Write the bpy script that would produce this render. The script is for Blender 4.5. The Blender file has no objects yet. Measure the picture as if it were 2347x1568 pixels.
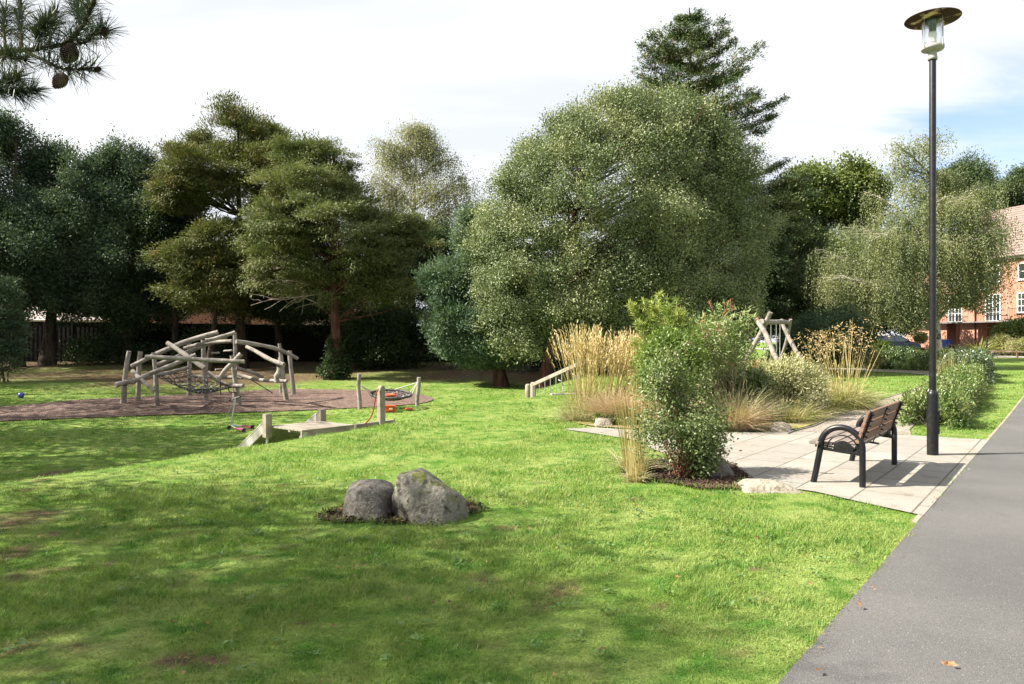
import bpy, bmesh, math
import numpy as np
from mathutils import Vector, Matrix
from mathutils.geometry import delaunay_2d_cdt

scene = bpy.context.scene
COL = scene.collection
rng = np.random.default_rng(11)

# ------------------------------------------------------------------ camera
CU, CV, F = 1173.5, 784.0, 1695.0          # picture centre and focal length, in units of a 2347 wide picture
cam_d = bpy.data.cameras.new("camera")
cam = bpy.data.objects.new("camera", cam_d)
COL.objects.link(cam)
cam.location = (0, 0, 1.6)
cam.rotation_euler = (math.radians(90), 0, 0)
cam_d.sensor_width = 36.0
cam_d.lens = 36.0 * F / 2347.0
cam_d.clip_start = 0.05
cam_d.clip_end = 3000
scene.camera = cam

# ------------------------------------------------------------------ exposure, sky, sun
scene.view_settings.view_transform = 'Standard'
scene.view_settings.look = 'None'
scene.view_settings.gamma = 1.0
scene.view_settings.exposure = 1.78
SUN_EL, SUN_AZ = math.radians(42), math.radians(262.5)
world = bpy.data.worlds.new("World")
scene.world = world
world.use_nodes = True
wn = world.node_tree
wn.nodes.clear()
def wnode(t, **kw):
    n = wn.nodes.new(t)
    for k, v in kw.items():
        setattr(n, k, v)
    return n
def wlink(a, b): wn.links.new(a, b)
sky = wnode('ShaderNodeTexSky', sky_type='NISHITA', sun_disc=False, sun_elevation=SUN_EL, sun_rotation=SUN_AZ,
            air_density=1.0, dust_density=1.2, ozone_density=1.2)
tc = wnode('ShaderNodeTexCoord')
sep = wnode('ShaderNodeSeparateXYZ'); wlink(tc.outputs['Generated'], sep.inputs[0])
zz = wnode('ShaderNodeMath', operation='MAXIMUM'); wlink(sep.outputs['Z'], zz.inputs[0]); zz.inputs[1].default_value = 0.0
za = wnode('ShaderNodeMath', operation='ADD'); wlink(zz.outputs[0], za.inputs[0]); za.inputs[1].default_value = 0.22
dv = wnode('ShaderNodeVectorMath', operation='DIVIDE'); wlink(tc.outputs['Generated'], dv.inputs[0])
cmb = wnode('ShaderNodeCombineXYZ')
for i in range(3): wlink(za.outputs[0], cmb.inputs[i])
wlink(cmb.outputs[0], dv.inputs[1])
mp = wnode('ShaderNodeMapping'); wlink(dv.outputs[0], mp.inputs[0])
mp.inputs['Scale'].default_value = (0.8, 2.3, 0.0); mp.inputs['Location'].default_value = (3.1, 1.7, 0)
mp.inputs['Rotation'].default_value = (0, 0, math.radians(25))
n1 = wnode('ShaderNodeTexNoise'); wlink(mp.outputs[0], n1.inputs['Vector'])
n1.inputs['Scale'].default_value = 1.5; n1.inputs['Detail'].default_value = 8; n1.inputs['Roughness'].default_value = 0.55
n1.inputs['Distortion'].default_value = 0.4
# the clear gap in the cloud lies low in the sky to the north east
gap = wnode('ShaderNodeVectorMath', operation='DOT_PRODUCT'); wlink(tc.outputs['Generated'], gap.inputs[0])
gv = Vector((0.72, 1.0, 0.235)).normalized(); gap.inputs[1].default_value = gv
gm = wnode('ShaderNodeMapRange', interpolation_type='SMOOTHSTEP'); wlink(gap.outputs['Value'], gm.inputs[0])
gm.inputs[1].default_value = 0.968; gm.inputs[2].default_value = 1.0; gm.inputs[3].default_value = 0.62; gm.inputs[4].default_value = 0.0
cv = wnode('ShaderNodeMath', operation='ADD'); wlink(n1.outputs[0], cv.inputs[0]); wlink(gm.outputs[0], cv.inputs[1])
cr = wnode('ShaderNodeMapRange', interpolation_type='SMOOTHSTEP'); wlink(cv.outputs[0], cr.inputs[0])
cr.inputs[1].default_value = 0.42; cr.inputs[2].default_value = 0.80
n2 = wnode('ShaderNodeTexNoise'); wlink(mp.outputs[0], n2.inputs['Vector'])
n2.inputs['Scale'].default_value = 1.1; n2.inputs['Detail'].default_value = 6; n2.inputs['Roughness'].default_value = 0.5
cb = wnode('ShaderNodeMapRange'); wlink(n2.outputs[0], cb.inputs[0])
cb.inputs[1].default_value = 0.38; cb.inputs[2].default_value = 0.60
cloudc = wnode('ShaderNodeMix', data_type='RGBA'); wlink(cb.outputs[0], cloudc.inputs[0])
cloudc.inputs[6].default_value = (2.65, 2.80, 3.08, 1); cloudc.inputs[7].default_value = (3.35, 3.40, 3.50, 1)
bl = wnode('ShaderNodeMix', data_type='RGBA'); wlink(cr.outputs[0], bl.inputs[0])
skb = wnode('ShaderNodeMix', data_type='RGBA', blend_type='MULTIPLY'); skb.inputs[0].default_value = 1
wlink(sky.outputs[0], skb.inputs[6]); skb.inputs[7].default_value = (0.80, 0.74, 0.74, 1)
wlink(skb.outputs[2], bl.inputs[6]); wlink(cloudc.outputs[2], bl.inputs[7])
bg = wnode('ShaderNodeBackground'); wlink(bl.outputs[2], bg.inputs[0]); bg.inputs[1].default_value = 0.1
wo = wnode('ShaderNodeOutputWorld'); wlink(bg.outputs[0], wo.inputs[0])

sun_dir = Vector((math.sin(SUN_AZ) * math.cos(SUN_EL), math.cos(SUN_AZ) * math.cos(SUN_EL), math.sin(SUN_EL)))
sun_d = bpy.data.lights.new("sun", 'SUN')
sun_d.energy = 5.0; sun_d.angle = math.radians(0.53); sun_d.color = (1.0, 0.93, 0.80)
sun = bpy.data.objects.new("sun", sun_d)
COL.objects.link(sun)
sun.rotation_euler = (-sun_dir).to_track_quat('-Z', 'Y').to_euler()
sun.location = (-30, -5, 40)

# ------------------------------------------------------------------ ground height
RIDGE = np.array([(-40, -12), (-16, -3), (-10, 3), (-7.3, 6.2), (-5.74, 8.3), (-4.9, 9.5), (-3.42, 12.2), (-1.6, 15.7), (0.3, 20.0), (1.7, 22.4),
                  (2.6, 27), (3.6, 34), (5, 42), (6.5, 60), (9, 200)], float)
def ridge_sd(x, y):
    x = np.asarray(x, float); y = np.asarray(y, float)
    best = np.full(x.shape, 1e9); sg = np.zeros(x.shape)
    for (ax, ay), (bx, by) in zip(RIDGE[:-1], RIDGE[1:]):
        dx, dy = bx - ax, by - ay
        t = np.clip(((x - ax) * dx + (y - ay) * dy) / (dx * dx + dy * dy), 0, 1)
        px, py = ax + t * dx, ay + t * dy
        d = np.hypot(x - px, y - py)
        cr_ = dx * (y - ay) - dy * (x - ax)
        m = d < best
        best = np.where(m, d, best); sg = np.where(m, np.sign(cr_), sg)
    return best * sg
TY = [-50, 12, 16, 19, 22, 24, 26, 28, 30, 33, 38, 46, 60, 100, 400]
TZ = [-1.2, -1.3, -1.33, -1.22, -1.06, -0.95, -0.82, -0.71, -0.61, -0.48, -0.24, 0.25, 0.6, 1.0, 1.0]
HY = [-50, 15, 40, 66, 100, 400]
HZ = [0, 0, 0.28, 0.78, 1.0, 1.0]
def H(x, y):
    x = np.asarray(x, float); y = np.asarray(y, float)
    sd = ridge_sd(x, y)
    s = np.clip((sd + 0.25) / 3.3, 0, 1); s = s * s * (3 - 2 * s)
    lip = 0.04 * np.exp(-((sd + 0.35) / 0.8) ** 2) * np.interp(y, [2, 6, 20, 26], [0, 1, 1, 0])
    return (1 - s) * np.interp(y, HY, HZ) + s * np.interp(y, TY, TZ) + lip
def P(u, v, Y):
    return np.array([(u - CU) / F * Y, Y, 1.6 - (v - CV) / F * Y])
def GY(u, Y, dz=0.0):
    x = (u - CU) / F * Y
    return np.array([x, Y, float(H(x, Y)) + dz])
def G(u, v, y0=2.5, y1=140):
    Y = np.linspace(y0, y1, 6000)
    d = (1.6 - (v - CV) / F * Y) - H((u - CU) / F * Y, Y)
    i = np.argmax(d < 0)
    return GY(u, Y[i])
D_PATH = np.array([0.605, 0.796])           # the direction the path runs in
N_PATH = np.array([-0.796, 0.605])

# ------------------------------------------------------------------ mesh helpers
def nrm(a):
    return a / np.maximum(np.linalg.norm(a, axis=-1, keepdims=True), 1e-9)
def rnd(n):
    return nrm(rng.normal(size=(n, 3)))
_K = rng.normal(size=(8, 3)); _PH = rng.random(8) * 6.28
def sn3(p):
    return sum(np.sin(p @ _K[i] + _PH[i]) for i in range(8)) / 2.8
def tri_mesh(name, V, T, smooth=False):
    me = bpy.data.meshes.new(name)
    V = np.ascontiguousarray(V, np.float32); T = np.ascontiguousarray(T, np.int32)
    me.vertices.add(len(V)); me.vertices.foreach_set('co', V.ravel())
    me.loops.add(T.size); me.loops.foreach_set('vertex_index', T.ravel())
    me.polygons.add(len(T)); me.polygons.foreach_set('loop_start', np.arange(0, T.size, 3, dtype=np.int32))
    if smooth: me.polygons.foreach_set('use_smooth', np.ones(len(T), bool))
    me.update(calc_edges=True)
    return me
def leaf_geo(Pp, D, Nn, L, W, fold=0.2):
    n = len(Pp)
    S = nrm(np.cross(D, Nn)); Nn = np.cross(S, D)
    L = np.broadcast_to(L, (n,))[:, None]; W = np.broadcast_to(W, (n,))[:, None]
    V = np.empty((n, 4, 3))
    V[:, 0] = Pp
    V[:, 1] = Pp + D * L * 0.45 + S * W * 0.5 + Nn * W * fold
    V[:, 2] = Pp + D * L - Nn * L * 0.08
    V[:, 3] = Pp + D * L * 0.45 - S * W * 0.5 + Nn * W * fold
    b = np.arange(n)[:, None] * 4
    T = np.concatenate([b + np.array([0, 1, 2]), b + np.array([0, 2, 3])], 0)
    return V.reshape(-1, 3), T
def ribbon_geo(P0, D, L, W, droop=0.2, seg=4, tip=0.15, out=None):
    n = len(P0)
    L = np.broadcast_to(L, (n,)); W = np.broadcast_to(W, (n,)); droop = np.broadcast_to(droop, (n,))
    t = np.linspace(0, 1, seg + 1)
    hz = D.copy(); hz[:, 2] = 0; hz = nrm(hz + rng.normal(size=(n, 3)) * [1, 1, 0] * 0.05)
    if out is not None: hz = out
    S = nrm(np.cross(hz, np.array([0, 0, 1.0])) + rng.normal(size=(n, 3)) * 0.5)
    S = nrm(S - D * np.sum(S * D, 1, keepdims=True))
    V = np.empty((n, seg + 1, 2, 3))
    for i, ti in enumerate(t):
        c = P0 + D * (L * ti)[:, None] + (hz * 0.5 - [0, 0, 0.55]) * (L * droop * ti ** 2.2)[:, None]
        w = (W * 0.5 * (1 - (1 - tip) * ti ** 1.6))[:, None]
        V[:, i, 0] = c + S * w; V[:, i, 1] = c - S * w
    b = (np.arange(n) * (seg + 1) * 2)[:, None]
    T = []
    for i in range(seg):
        a = i * 2
        T.append(b + np.array([a, a + 1, a + 3])); T.append(b + np.array([a, a + 3, a + 2]))
    return V.reshape(-1, 3), np.concatenate(T, 0)
def cat(*geos):
    Vs, Ts, o = [], [], 0
    for V, T in geos:
        Vs.append(V); Ts.append(T + o); o += len(V)
    return np.concatenate(Vs), np.concatenate(Ts)

class MB:
    """collects polygons of one part"""
    def __init__(self): self.v, self.f, self.s = [], [], []
    def _add(self, vs, fs, smooth):
        o = len(self.v); self.v += [tuple(map(float, p)) for p in vs]
        for f in fs: self.f.append([i + o for i in f]); self.s.append(smooth)
    def box(self, c, s, R=None, ax=None):
        c = Vector(c); h = Vector(s) * 0.5
        pts = [Vector((x * h.x, y * h.y, z * h.z)) for x in (-1, 1) for y in (-1, 1) for z in (-1, 1)]
        if ax is not None: R = Matrix((Vector(ax[0]), Vector(ax[1]), Vector(ax[2]))).transposed()
        if R is not None: pts = [R @ p for p in pts]
        self._add([c + p for p in pts], [(0, 1, 3, 2), (4, 6, 7, 5), (0, 4, 5, 1), (2, 3, 7, 6), (0, 2, 6, 4), (1, 5, 7, 3)], False)
        return self
    def beam(self, a, b, w, hgt, up=(0, 0, 1)):
        a, b = Vector(a), Vector(b); x = (b - a); L = x.length; x.normalize()
        y = Vector(up).cross(x).normalized(); z = x.cross(y)
        return self.box((a + b) / 2, (L, w, hgt), ax=(x, y, z))
    def tube(self, pts, rads, n=10, cap=True, closed=False, smooth=True):
        pts = [Vector(p) for p in pts]; m = len(pts)
        rads = [rads] * m if np.isscalar(rads) else list(rads)
        tan = []
        for i in range(m):
            a = pts[(i - 1) % m] if (closed or i > 0) else pts[i]
            b = pts[(i + 1) % m] if (closed or i < m - 1) else pts[i]
            tan.append((b - a).normalized())
        ref = Vector((0, 0, 1)) if abs(tan[0].z) < 0.9 else Vector((1, 0, 0))
        x = tan[0].cross(ref).normalized()
        vs = []
        for i in range(m):
            x = (x - tan[i] * x.dot(tan[i])).normalized(); y = tan[i].cross(x)
            for k in range(n):
                a = 2 * math.pi * k / n
                vs.append(pts[i] + (x * math.cos(a) + y * math.sin(a)) * rads[i])
        fs = []
        for i in range(m if closed else m - 1):
            for k in range(n):
                j = (i + 1) % m
                fs.append((i * n + k, i * n + (k + 1) % n, j * n + (k + 1) % n, j * n + k))
        self._add(vs, fs, smooth)
        if cap and not closed:
            self._add(vs[:n], [tuple(range(n))[::-1]], False); self._add(vs[-n:], [tuple(range(n))], False)
        return self
    def cyl(self, a, b, r0, r1=None, n=12): return self.tube([a, b], [r0, r0 if r1 is None else r1], n)
    def lathe(self, prof, c=(0, 0, 0), n=24, smooth=True):
        vs, fs = [], []
        for r, z in prof:
            for k in range(n):
                a = 2 * math.pi * k / n
                vs.append((c[0] + r * math.cos(a), c[1] + r * math.sin(a), c[2] + z))
        for i in range(len(prof) - 1):
            for k in range(n):
                fs.append((i * n + k, i * n + (k + 1) % n, (i + 1) * n + (k + 1) % n, (i + 1) * n + k))
        self._add(vs, fs, smooth); return self
    def prism(self, poly, a, b, ex, ey):
        """2D polygon swept from point a to point b, drawn in the axes ex, ey"""
        a, b, ex, ey = Vector(a), Vector(b), Vector(ex), Vector(ey); n = len(poly)
        vs = [a + ex * p + ey * q for p, q in poly] + [b + ex * p + ey * q for p, q in poly]
        fs = [tuple(range(n))[::-1], tuple(range(n, 2 * n))] + [(i, (i + 1) % n, n + (i + 1) % n, n + i) for i in range(n)]
        self._add(vs, fs, False); return self
    def log(self, a, b, r0, r1=None, wob=0.03, n=10, sag=0.0, m=8):
        r0 *= .8; r1 = None if r1 is None else r1 * .8
        a, b = np.array(a, float), np.array(b, float); r1 = r0 if r1 is None else r1
        pts, rads = [], []
        o1, o2 = rng.normal(size=3) * wob, rng.normal(size=3) * wob
        for i in range(m):
            t = i / (m - 1)
            pts.append(a + (b - a) * t + o1 * math.sin(math.pi * t) + o2 * math.sin(2 * math.pi * t) * 0.6 - np.array([0, 0, sag]) * math.sin(math.pi * t))
            rads.append((r0 + (r1 - r0) * t) * (1 + rng.normal() * 0.06))
        return self.tube(pts, rads, n)
    def mesh(self, name, bevel=0.0, off=None):
        me = bpy.data.meshes.new(name)
        v = self.v if off is None else [(p[0] - off[0], p[1] - off[1], p[2] - off[2]) for p in self.v]
        me.from_pydata(v, [], self.f)
        me.polygons.foreach_set('use_smooth', self.s)
        if bevel > 0:
            bm = bmesh.new(); bm.from_mesh(me)
            ed = [e for e in bm.edges if len(e.link_faces) == 2 and e.calc_face_angle(0) > 0.6]
            bmesh.ops.bevel(bm, geom=ed, offset=bevel, segments=2, affect='EDGES', clamp_overlap=True)
            bm.to_mesh(me); bm.free()
        me.update(); return me

def thing(name, label, cat_, loc=(0, 0, 0), rz=0.0, group=None):
    o = bpy.data.objects.new(name, None); COL.objects.link(o)
    o.location = [float(c) for c in loc]; o.rotation_euler = (0, 0, rz); o.empty_display_size = 0.2
    o['label'] = label; o['category'] = cat_
    if group: o['group'] = group
    return o
def tag(o, label, cat_, group=None):
    o['label'] = label; o['category'] = cat_
    if group: o['group'] = group
    return o
def obj(name, me, mat, parent=None, loc=None):
    o = bpy.data.objects.new(name, me); COL.objects.link(o)
    if mat is not None and len(me.materials) == 0: me.materials.append(mat)
    if parent is not None: o.parent = parent
    if loc is not None: o.location = [float(c) for c in loc]
    return o
def part(root, name, geo, mat, bevel=0.0, smooth=False):
    """a part given in world coordinates (root not rotated)"""
    off = np.array(root.location); p = root.parent
    while p is not None: off = off + np.array(p.location); p = p.parent
    if isinstance(geo, MB): me = geo.mesh(name, bevel, off)
    else: me = tri_mesh(name, geo[0] - off, geo[1], smooth)
    return obj(name, me, mat, root)
def solo(name, geo, mat, label, cat_, base, group=None, bevel=0.0, smooth=False):
    """a thing that is one mesh, given in world coordinates"""
    off = np.array(base, float)
    me = geo.mesh(name, bevel, off) if isinstance(geo, MB) else tri_mesh(name, geo[0] - off, geo[1], smooth)
    return tag(obj(name, me, mat, None, off), label, cat_, group)
def struct(name, me, mat, kind='structure'):
    o = obj(name, me, mat); o['kind'] = kind; return o
def copy_tree(o, parent=None):
    c = o.copy(); COL.objects.link(c)
    if parent is not None: c.parent = parent
    for ch in list(o.children): copy_tree(ch, c)
    return c

# ------------------------------------------------------------------ materials
class NT:
    def __init__(self, name):
        self.m = bpy.data.materials.new(name); self.m.use_nodes = True
        self.t = self.m.node_tree; self.t.nodes.clear()
        self.out = self.n('ShaderNodeOutputMaterial')
        self._geo = self._tc = None
    def n(self, ty, **kw):
        x = self.t.nodes.new(ty)
        for k, v in kw.items(): setattr(x, k, v)
        return x
    def l(self, a, b):
        if isinstance(a, bpy.types.NodeSocket): self.t.links.new(a, b)
        elif isinstance(a, (tuple, list)): b.default_value = tuple(a) + ((1.0,) if len(a) == 3 and len(b.default_value) == 4 else ())
        else: b.default_value = a
    @property
    def geo(self):
        if self._geo is None: self._geo = self.n('ShaderNodeNewGeometry')
        return self._geo
    @property
    def tc(self):
        if self._tc is None: self._tc = self.n('ShaderNodeTexCoord')
        return self._tc
    def vec(self, coord='obj', scale=None, rz=0.0):
        s = self.tc.outputs['Object'] if coord == 'obj' else self.geo.outputs['Position']
        if scale is not None or rz:
            m = self.n('ShaderNodeMapping'); self.l(s, m.inputs[0])
            m.inputs['Scale'].default_value = scale or (1, 1, 1); m.inputs['Rotation'].default_value = (0, 0, rz); s = m.outputs[0]
        return s
    def noise(self, vec, scale, lo=0.35, hi=0.65, detail=4, rough=0.55):
        x = self.n('ShaderNodeTexNoise'); self.l(vec, x.inputs['Vector'])
        x.inputs['Scale'].default_value = scale; x.inputs['Detail'].default_value = detail; x.inputs['Roughness'].default_value = rough
        r = self.n('ShaderNodeMapRange'); self.l(x.outputs[0], r.inputs[0]); r.inputs[1].default_value = lo; r.inputs[2].default_value = hi
        return r.outputs[0]
    def mix(self, fac, a, b, mode='MIX'):
        x = self.n('ShaderNodeMix', data_type='RGBA', blend_type=mode)
        self.l(fac, x.inputs[0]); self.l(a, x.inputs[6]); self.l(b, x.inputs[7]); return x.outputs[2]
    def math(self, op, a, b=0.0):
        x = self.n('ShaderNodeMath', operation=op); self.l(a, x.inputs[0]); self.l(b, x.inputs[1]); return x.outputs[0]
    def attr(self, name):
        return self.n('ShaderNodeAttribute', attribute_name=name).outputs['Fac']
    def bsdf(self, col, rough=0.8, spec=0.3, metal=0.0, bump=None, bstr=0.3, bdist=0.02):
        p = self.n('ShaderNodeBsdfPrincipled'); self.l(col, p.inputs['Base Color']); self.l(rough, p.inputs['Roughness'])
        p.inputs['Specular IOR Level'].default_value = spec; p.inputs['Metallic'].default_value = metal
        if bump is not None:
            b = self.n('ShaderNodeBump'); self.l(bump, b.inputs['Height']); b.inputs['Strength'].default_value = bstr; b.inputs['Distance'].default_value = bdist
            self.l(b.outputs[0], p.inputs['Normal'])
        return p
    def done(self, sh):
        self.t.links.new(sh.outputs[0], self.out.inputs['Surface']); return self.m
def mat(name, base, layers=(), rough=0.8, spec=0.3, metal=0.0, coord='obj', stretch=None, bump=None):
    """base colour with noise layers (colour, scale, lo, hi); bump = (scale, strength, distance)"""
    t = NT(name); v = t.vec(coord, stretch); c = base
    for ly in layers: c = t.mix(t.noise(v, ly[1], ly[2], ly[3], 5), c, ly[0])
    bp = t.noise(v, bump[0], 0.2, 0.8, 6) if bump else None
    return t.done(t.bsdf(c, rough, spec, metal, bp, *(bump[1:] if bump else ())))
def leafm(name, c1, c2, c3=None, rough=0.5, spec=0.35, trans=0.3, nsc=0.5, lo=0.45, hi=0.6, tint=(1.15, 1.25, 0.6)):
    t = NT(name); r = t.geo.outputs['Random Per Island']
    c = t.mix(r, c1, c2)
    if c3 is not None: c = t.mix(t.noise(t.vec('pos'), nsc, lo, hi, 3), c, c3)
    p = t.bsdf(c, rough, spec)
    tr = t.n('ShaderNodeBsdfTranslucent'); t.l(t.mix(1.0, c, tint, 'MULTIPLY'), tr.inputs[0])
    mx = t.n('ShaderNodeMixShader'); mx.inputs[0].default_value = trans
    t.t.links.new(p.outputs[0], mx.inputs[1]); t.t.links.new(tr.outputs[0], mx.inputs[2])
    return t.done(mx)

M_bark = mat("bark_grey_brown", (0.06, 0.046, 0.036), [((0.028, 0.022, 0.018), 6, .4, .6), ((0.085, 0.078, 0.055), 2.5, .55, .7)], 0.95, 0.1, stretch=(1, 1, 0.25), bump=(14, 0.8, 0.03))
M_barkred = mat("bark_red_brown", (0.13, 0.058, 0.045), [((0.05, 0.025, 0.022), 6, .4, .6)], 0.95, 0.1, stretch=(1, 1, 0.2), bump=(14, 0.8, 0.03))
M_barkpale = mat("bark_pale_birch", (0.42, 0.40, 0.35), [((0.08, 0.07, 0.06), 3, .55, .62), ((0.25, 0.2, 0.15), 8, .5, .7)], 0.9, 0.1, bump=(14, 0.5, 0.02))
M_twig = mat("twig_grey", (0.16, 0.13, 0.10), [((0.07, 0.055, 0.045), 5, .4, .6)], 0.95, 0.1)
M_dead = mat("dead_branch", (0.33, 0.29, 0.25), [((0.2, 0.17, 0.14), 5, .4, .6)], 0.95, 0.1)
M_log = mat("weathered_log", (0.24, 0.215, 0.195), [((0.15, 0.132, 0.118), 3, .45, .62), ((0.34, 0.31, 0.28), 9, .55, .7), ((0.10, 0.085, 0.075), 16, .64, .72)], 0.85, 0.2, stretch=None, bump=(25, 0.4, 0.01))
M_timber = mat("sawn_timber", (0.25, 0.222, 0.183), [((0.18, 0.155, 0.127), 4, .45, .65), ((0.17, 0.15, 0.12), 18, .6, .72)], 0.85, 0.2, bump=(30, 0.3, 0.006))
M_black = mat("black_paint", (0.007, 0.007, 0.009), [((0.018, 0.018, 0.02), 14, .5, .75)], 0.38, 0.35, bump=(60, 0.08, 0.003))
M_steel = mat("galvanised_steel", (0.42, 0.42, 0.43), [((0.28, 0.28, 0.29), 12, .4, .6)], 0.45, 0.5, 0.7)
M_rope = mat("pale_rope", (0.5, 0.48, 0.44), [((0.3, 0.28, 0.25), 60, .4, .6)], 0.9, 0.1)
M_ropedark = mat("dark_rope", (0.035, 0.035, 0.04), [((0.35, 0.35, 0.35), 12, .56, .62)], 0.8, 0.2)
M_ropered = mat("red_rope", (0.27, 0.065, 0.04), [((0.18, 0.045, 0.03), 40, .4, .6)], 0.85, 0.1)
M_soil = mat("bare_soil", (0.085, 0.055, 0.045), [((0.035, 0.024, 0.022), 7, .4, .6), ((0.17, 0.12, 0.09), 30, .58, .7)], 0.95, 0.1, coord='pos', bump=(40, 1.0, 0.03))
# ------------------------------------------------------------------ ground sheets
def inpoly(x, y, poly):
    poly = np.asarray(poly, float); x = np.asarray(x); y = np.asarray(y)
    r = np.zeros(x.shape, bool); n = len(poly)
    for i in range(n):
        (x0, y0), (x1, y1) = poly[i], poly[(i + 1) % n]
        c = ((y0 > y) != (y1 > y)) & (x < (x1 - x0) * (y - y0) / (y1 - y0 + 1e-12) + x0)
        r ^= c
    return r
def smooth_poly(pts, it=2, closed=True):
    p = np.asarray(pts, float)
    for _ in range(it):
        q = np.roll(p, -1, 0)
        p = np.stack([p * 0.75 + q * 0.25, p * 0.25 + q * 0.75], 1).reshape(-1, 2)
    return p
def rough_poly(pts, it=2, amp=0.05):
    p = smooth_poly(pts, it + 1); q = np.column_stack([p * 3.1, np.zeros(len(p))]); q2 = np.column_stack([p * 9.0, np.ones(len(p))])
    c_ = p.mean(0); return p + nrm(p - c_) * (amp * sn3(q) + amp * .8 * sn3(q2))[:, None]
def sheet(name, poly, step, dz, m, kind='structure'):
    poly = np.asarray(poly, float)
    b = []
    for i in range(len(poly)):
        a, c = poly[i], poly[(i + 1) % len(poly)]
        k = max(1, int(np.linalg.norm(c - a) / step))
        b += [a + (c - a) * j / k for j in range(k)]
    b = np.array(b)
    gx, gy = np.meshgrid(np.arange(poly[:, 0].min(), poly[:, 0].max(), step), np.arange(poly[:, 1].min(), poly[:, 1].max(), step))
    gx, gy = gx.ravel(), gy.ravel(); k = inpoly(gx, gy, poly)
    pts = [Vector(p) for p in b] + [Vector((x, y)) for x, y in zip(gx[k], gy[k])]
    nb = len(b)
    r = delaunay_2d_cdt(pts, [(i, (i + 1) % nb) for i in range(nb)], [], 1, 1e-4)
    v = np.array([(p.x, p.y) for p in r[0]])
    z = H(v[:, 0], v[:, 1]) + dz
    T = np.array([f for f in r[2] if len(f) == 3])
    a, bb, c = v[T[:, 0]], v[T[:, 1]], v[T[:, 2]]
    cr_ = (bb[:, 0] - a[:, 0]) * (c[:, 1] - a[:, 1]) - (bb[:, 1] - a[:, 1]) * (c[:, 0] - a[:, 0])
    T[cr_ < 0] = T[cr_ < 0][:, ::-1]
    me = tri_mesh(name, np.column_stack([v, z]), T, True)
    return struct(name, me, m, kind)
def gxy(u, v): return tuple(G(u, v)[:2])

P0 = np.array([3.76, 6.76])                 # the corner where paving, path and grass meet
def along(t, s=0.0): return P0 + D_PATH * t - N_PATH * s      # s metres to the right of the path edge
PATH = [along(-11), along(-11, 3.0), along(95, 3.0), along(95)]
PAVE = [along(0), (3.45, 7.35), (3.22, 7.84), (2.75, 8.3), (2.45, 8.7), (2.3, 9.4), (2.15, 10.6), (1.93, 12.1), (1.45, 12.8), (0.93, 13.5),
        (1.5, 13.75), (2.3, 13.25), (3.4, 13.0), (4.4, 13.0), (5.0, 13.1), (6.0, 12.85), (6.8, 12.56), along(6.58)]
GRAVEL_IN = [(5.0, 13.1), (5.65, 13.85), (6.2, 14.7), (7.2, 16.1), (8.1, 17.4), (9.2, 18.9), (10.5, 20.5), (14.0, 25.0), (16.6, 29.0), (17.7, 31.6), (17.6, 33.0), (16.4, 34.6), (14, 36.0), (9, 38.0)]
GRAVEL_OUT = [(9.5, 40.5), (14.5, 38.6), (18.0, 37.2), (20.0, 34.8), (20.3, 33.2), (17.5, 28.8), (13.4, 22.8), (10.2, 18.0), (8.4, 15.2), (7.2, 13.4), (6.8, 12.58), (6.0, 12.87)]
BED = smooth_poly([(1.05, 15.4), (1.35, 14.0), (2.3, 13.45), (3.4, 13.15), (5.0, 13.2), (6.2, 14.75), (8.1, 17.45), (9.6, 19.6), (9.2, 22), (7.5, 25), (5, 26), (3.3, 24), (1.9, 19.5)], 1)
SHRUBSOIL = rough_poly([gxy(*p) for p in [(1425, 1095), (1440, 1060), (1560, 1050), (1680, 1062), (1705, 1090), (1720, 1112), (1690, 1128), (1600, 1124), (1490, 1106)]], 2)
ROCKSOIL = rough_poly([gxy(*p) for p in [(690, 1192), (760, 1170), (830, 1150), (1040, 1150), (1090, 1154), (1115, 1172), (1080, 1190), (990, 1208), (880, 1208), (800, 1204)]], 2)
BARK = smooth_poly([gxy(*p) for p in [(-260, 985), (0, 966), (200, 959), (360, 953), (500, 949), (640, 944), (760, 939), (860, 934), (960, 928), (1000, 918), (975, 906), (900, 897), (760, 894), (640, 893), (540, 899), (420, 905), (300, 912), (170, 918), (60, 930), (-60, 938), (-300, 945)]], 2)
ROAD = [(24, 66), (29.5, 62.5), (33.5, 51.5), (60, 44), (70, 62), (48, 70), (41, 80), (26, 84)]
EXCL = [PATH, PAVE, GRAVEL_IN + GRAVEL_OUT, BED, SHRUBSOIL, ROCKSOIL, BARK, ROAD]

# worn spots in the lawn: picture position, size there, strength
WORN = [(405, 1515, 62, 22, 1), (400, 1528, 40, 14, .8), (1110, 1330, 45, 12, .7), (1030, 1470, 25, 8, .7), (690, 1435, 35, 10, .7), (110, 1090, 40, 8, .9), (50, 1190, 90, 30, .7), (30, 1270, 60, 25, .8),
        (180, 1490, 40, 14, .8), (60, 1320, 60, 22, .7), (250, 1295, 25, 9, .8), (120, 1225, 30, 10, .8), (1290, 1350, 60, 25, .7), (1230, 1390, 50, 18, .7), (1100, 1480, 60, 8, .5), (660, 1255, 30, 7, .5), (1540, 1440, 30, 10, .4), (205, 1365, 20, 8, .6),
        (110, 1455, 45, 10, .6), (300, 1395, 30, 8, .7), (845, 1350, 25, 8, .4), (1960, 1290, 20, 8, .4), (1750, 1370, 50, 14, .45), (640, 1130, 35, 6, .4), (60, 1540, 50, 12, .6), (980, 1400, 25, 7, .5)]
_wc = []
for u, v, ru, rv, s in WORN:
    g_ = G(u, v); k_ = g_[1] / F; fl_ = min(rv * k_ * g_[1] / 1.6, .9)
    _wc.append(((g_[0], g_[1]), (g_[0] + ru * k_, g_[1]), (g_[0], g_[1] + fl_), s))
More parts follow.
